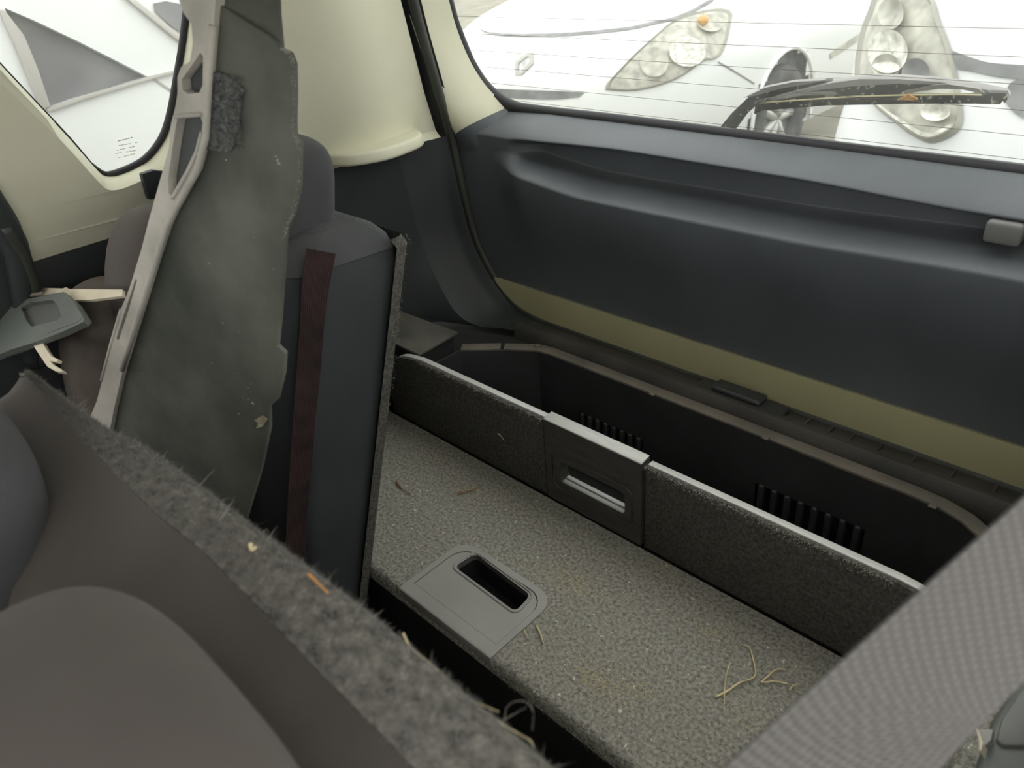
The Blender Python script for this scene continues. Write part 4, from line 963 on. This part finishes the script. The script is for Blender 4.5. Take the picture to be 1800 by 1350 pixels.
ext('tail_window', [atx(x, y, X3 + 0.003) for x, y in [(270, 6), (290, 2), (330, 10), (345, 50), (325, 62), (300, 46), (272, 20)]], (0.006, 0, 0), carwin, c3)
ext('panel_gap', [atx(x, y, X3 + 0.001) for x, y in [(266, 138), (270, 136), (310, 164), (308, 166)]], (0.003, 0, 0), mat('faded_trim', (0.42, 0.40, 0.37), 0.6), c3)
for yy in (-0.9, 2.3):
    pass
ext('body_core', [V((X3 - 0.06, -2.0, -0.3)), V((X3 - 0.06, 1.7, -0.3)), V((X3 - 0.06, 1.7, 0.5)), V((X3 - 0.06, 1.2, 0.9)), V((X3 - 0.06, -1.2, 0.9)), V((X3 - 0.06, -2.0, 0.5))], (-1.5, 0, 0), white, c3, smooth=False)
wheel(c3, (X3 - 0.12, 1.1, -0.32), 0.30, 1); wheel(c3, (X3 - 0.12, -1.1, -0.32), 0.30, 1)

# ================================================================== STRAW AND TWIGS
def bit(name, pts, r, m, label, z=0.0035, cat='straw', fn=None, group=None):
    P = spline([(fn(x, y) if fn else atz(x, y, z)) for x, y in pts], 5)
    o = tube(name, P, r * 1.35, m, n=5, taper=lambda t: 1 - 0.6 * t)
    return tag(o, label, cat, group)
bit('straw', [(1302, 1133), (1316, 1137), (1323, 1155), (1327, 1188), (1300, 1200), (1280, 1214), (1258, 1225)][::-1], 0.0012, straw, 'long bent straw lying on the carpet near the seat belt')
bit('straw', [(1283, 1165), (1276, 1190), (1273, 1225), (1273, 1258)], 0.0007, straw, 'thin straight straw crossing the long bent one', z=0.006)
fk = empty('straw', 'forked dry straw between the bent straw and the seat belt', 'straw')
tube('stalk', spline([atz(x, y, 0.0035) for x, y in [(1337, 1199), (1350, 1189), (1364, 1177), (1382, 1177)]], 5), 0.0011, straw, fk, n=5)
tube('stalk', spline([atz(x, y, 0.0035) for x, y in [(1337, 1199), (1348, 1199), (1362, 1197), (1384, 1202)]], 5), 0.001, straw, fk, n=5)
bit('straw', [(1388, 1214), (1392, 1207), (1405, 1202)], 0.001, straw, 'tiny straw scrap beside the forked straw')
bit('twig', [(697, 846), (704, 856), (712, 862), (724, 869)], 0.0012, twigm, 'short brown twig on the carpet beside the single seat', cat='twig')
bit('twig', [(804, 867), (822, 864), (838, 858), (842, 851)], 0.0011, twigm, 'hooked brown twig on the carpet below the upright board', cat='twig')
bit('straw', [(943, 1100), (949, 1112), (955, 1130)], 0.0013, straw, 'short straw on the carpet beside the pull handle')
bit('straw', [(921, 1107), (927, 1119)], 0.0008, straw, 'straw crumb touching the corner of the pull handle')
bit('straw', [(875, 762), (880, 766), (886, 774)], 0.0008, straw, 'pale straw stuck to the face of the upright board', fn=lambda x, y: aty(x, y, YB - 0.003))
BN = bvh(nc)
def onseat(x, y): 
    h = hit(BN, x, y, 0.004); return h if h is not None else atz(x, y, 0.5)
bit('needle', [(543, 1020), (557, 1033), (577, 1053)], 0.0009, leafm, 'orange pine needle on the carpeted top of the wide seat', cat='needle', fn=onseat)
bit('straw', [(441, 967), (446, 975), (451, 971)], 0.0011, straw, 'pale straw scrap on the carpeted top of the wide seat', fn=onseat)
bit('dry_stalk', [(708, 1113), (722, 1138), (745, 1157), (770, 1178), (797, 1204)], 0.0005, straw, 'dry grass stem along the rear edge of the wide seat', cat='stalk', fn=lambda x, y: aty(x, y, 0.142))
bit('dry_stalk', [(820, 1227), (840, 1236), (876, 1251)], 0.0005, straw, 'flat dry grass blade over the dark gap behind the wide seat', cat='stalk', fn=lambda x, y: aty(x, y, 0.142))
bit('dry_stalk', [(835, 1240), (880, 1271), (915, 1292), (932, 1302), (938, 1314)], 0.0005, straw, 'curved dry grass stalk at the end of the wide seat edge', cat='stalk', fn=lambda x, y: aty(x, y, 0.141))
bit('hair', [(887, 1270), (890, 1245), (905, 1233), (925, 1234), (937, 1250), (935, 1285)], 0.00012, hairm, 'curled grey hair loop above the dark gap', cat='hair', fn=lambda x, y: aty(x, y, 0.15))
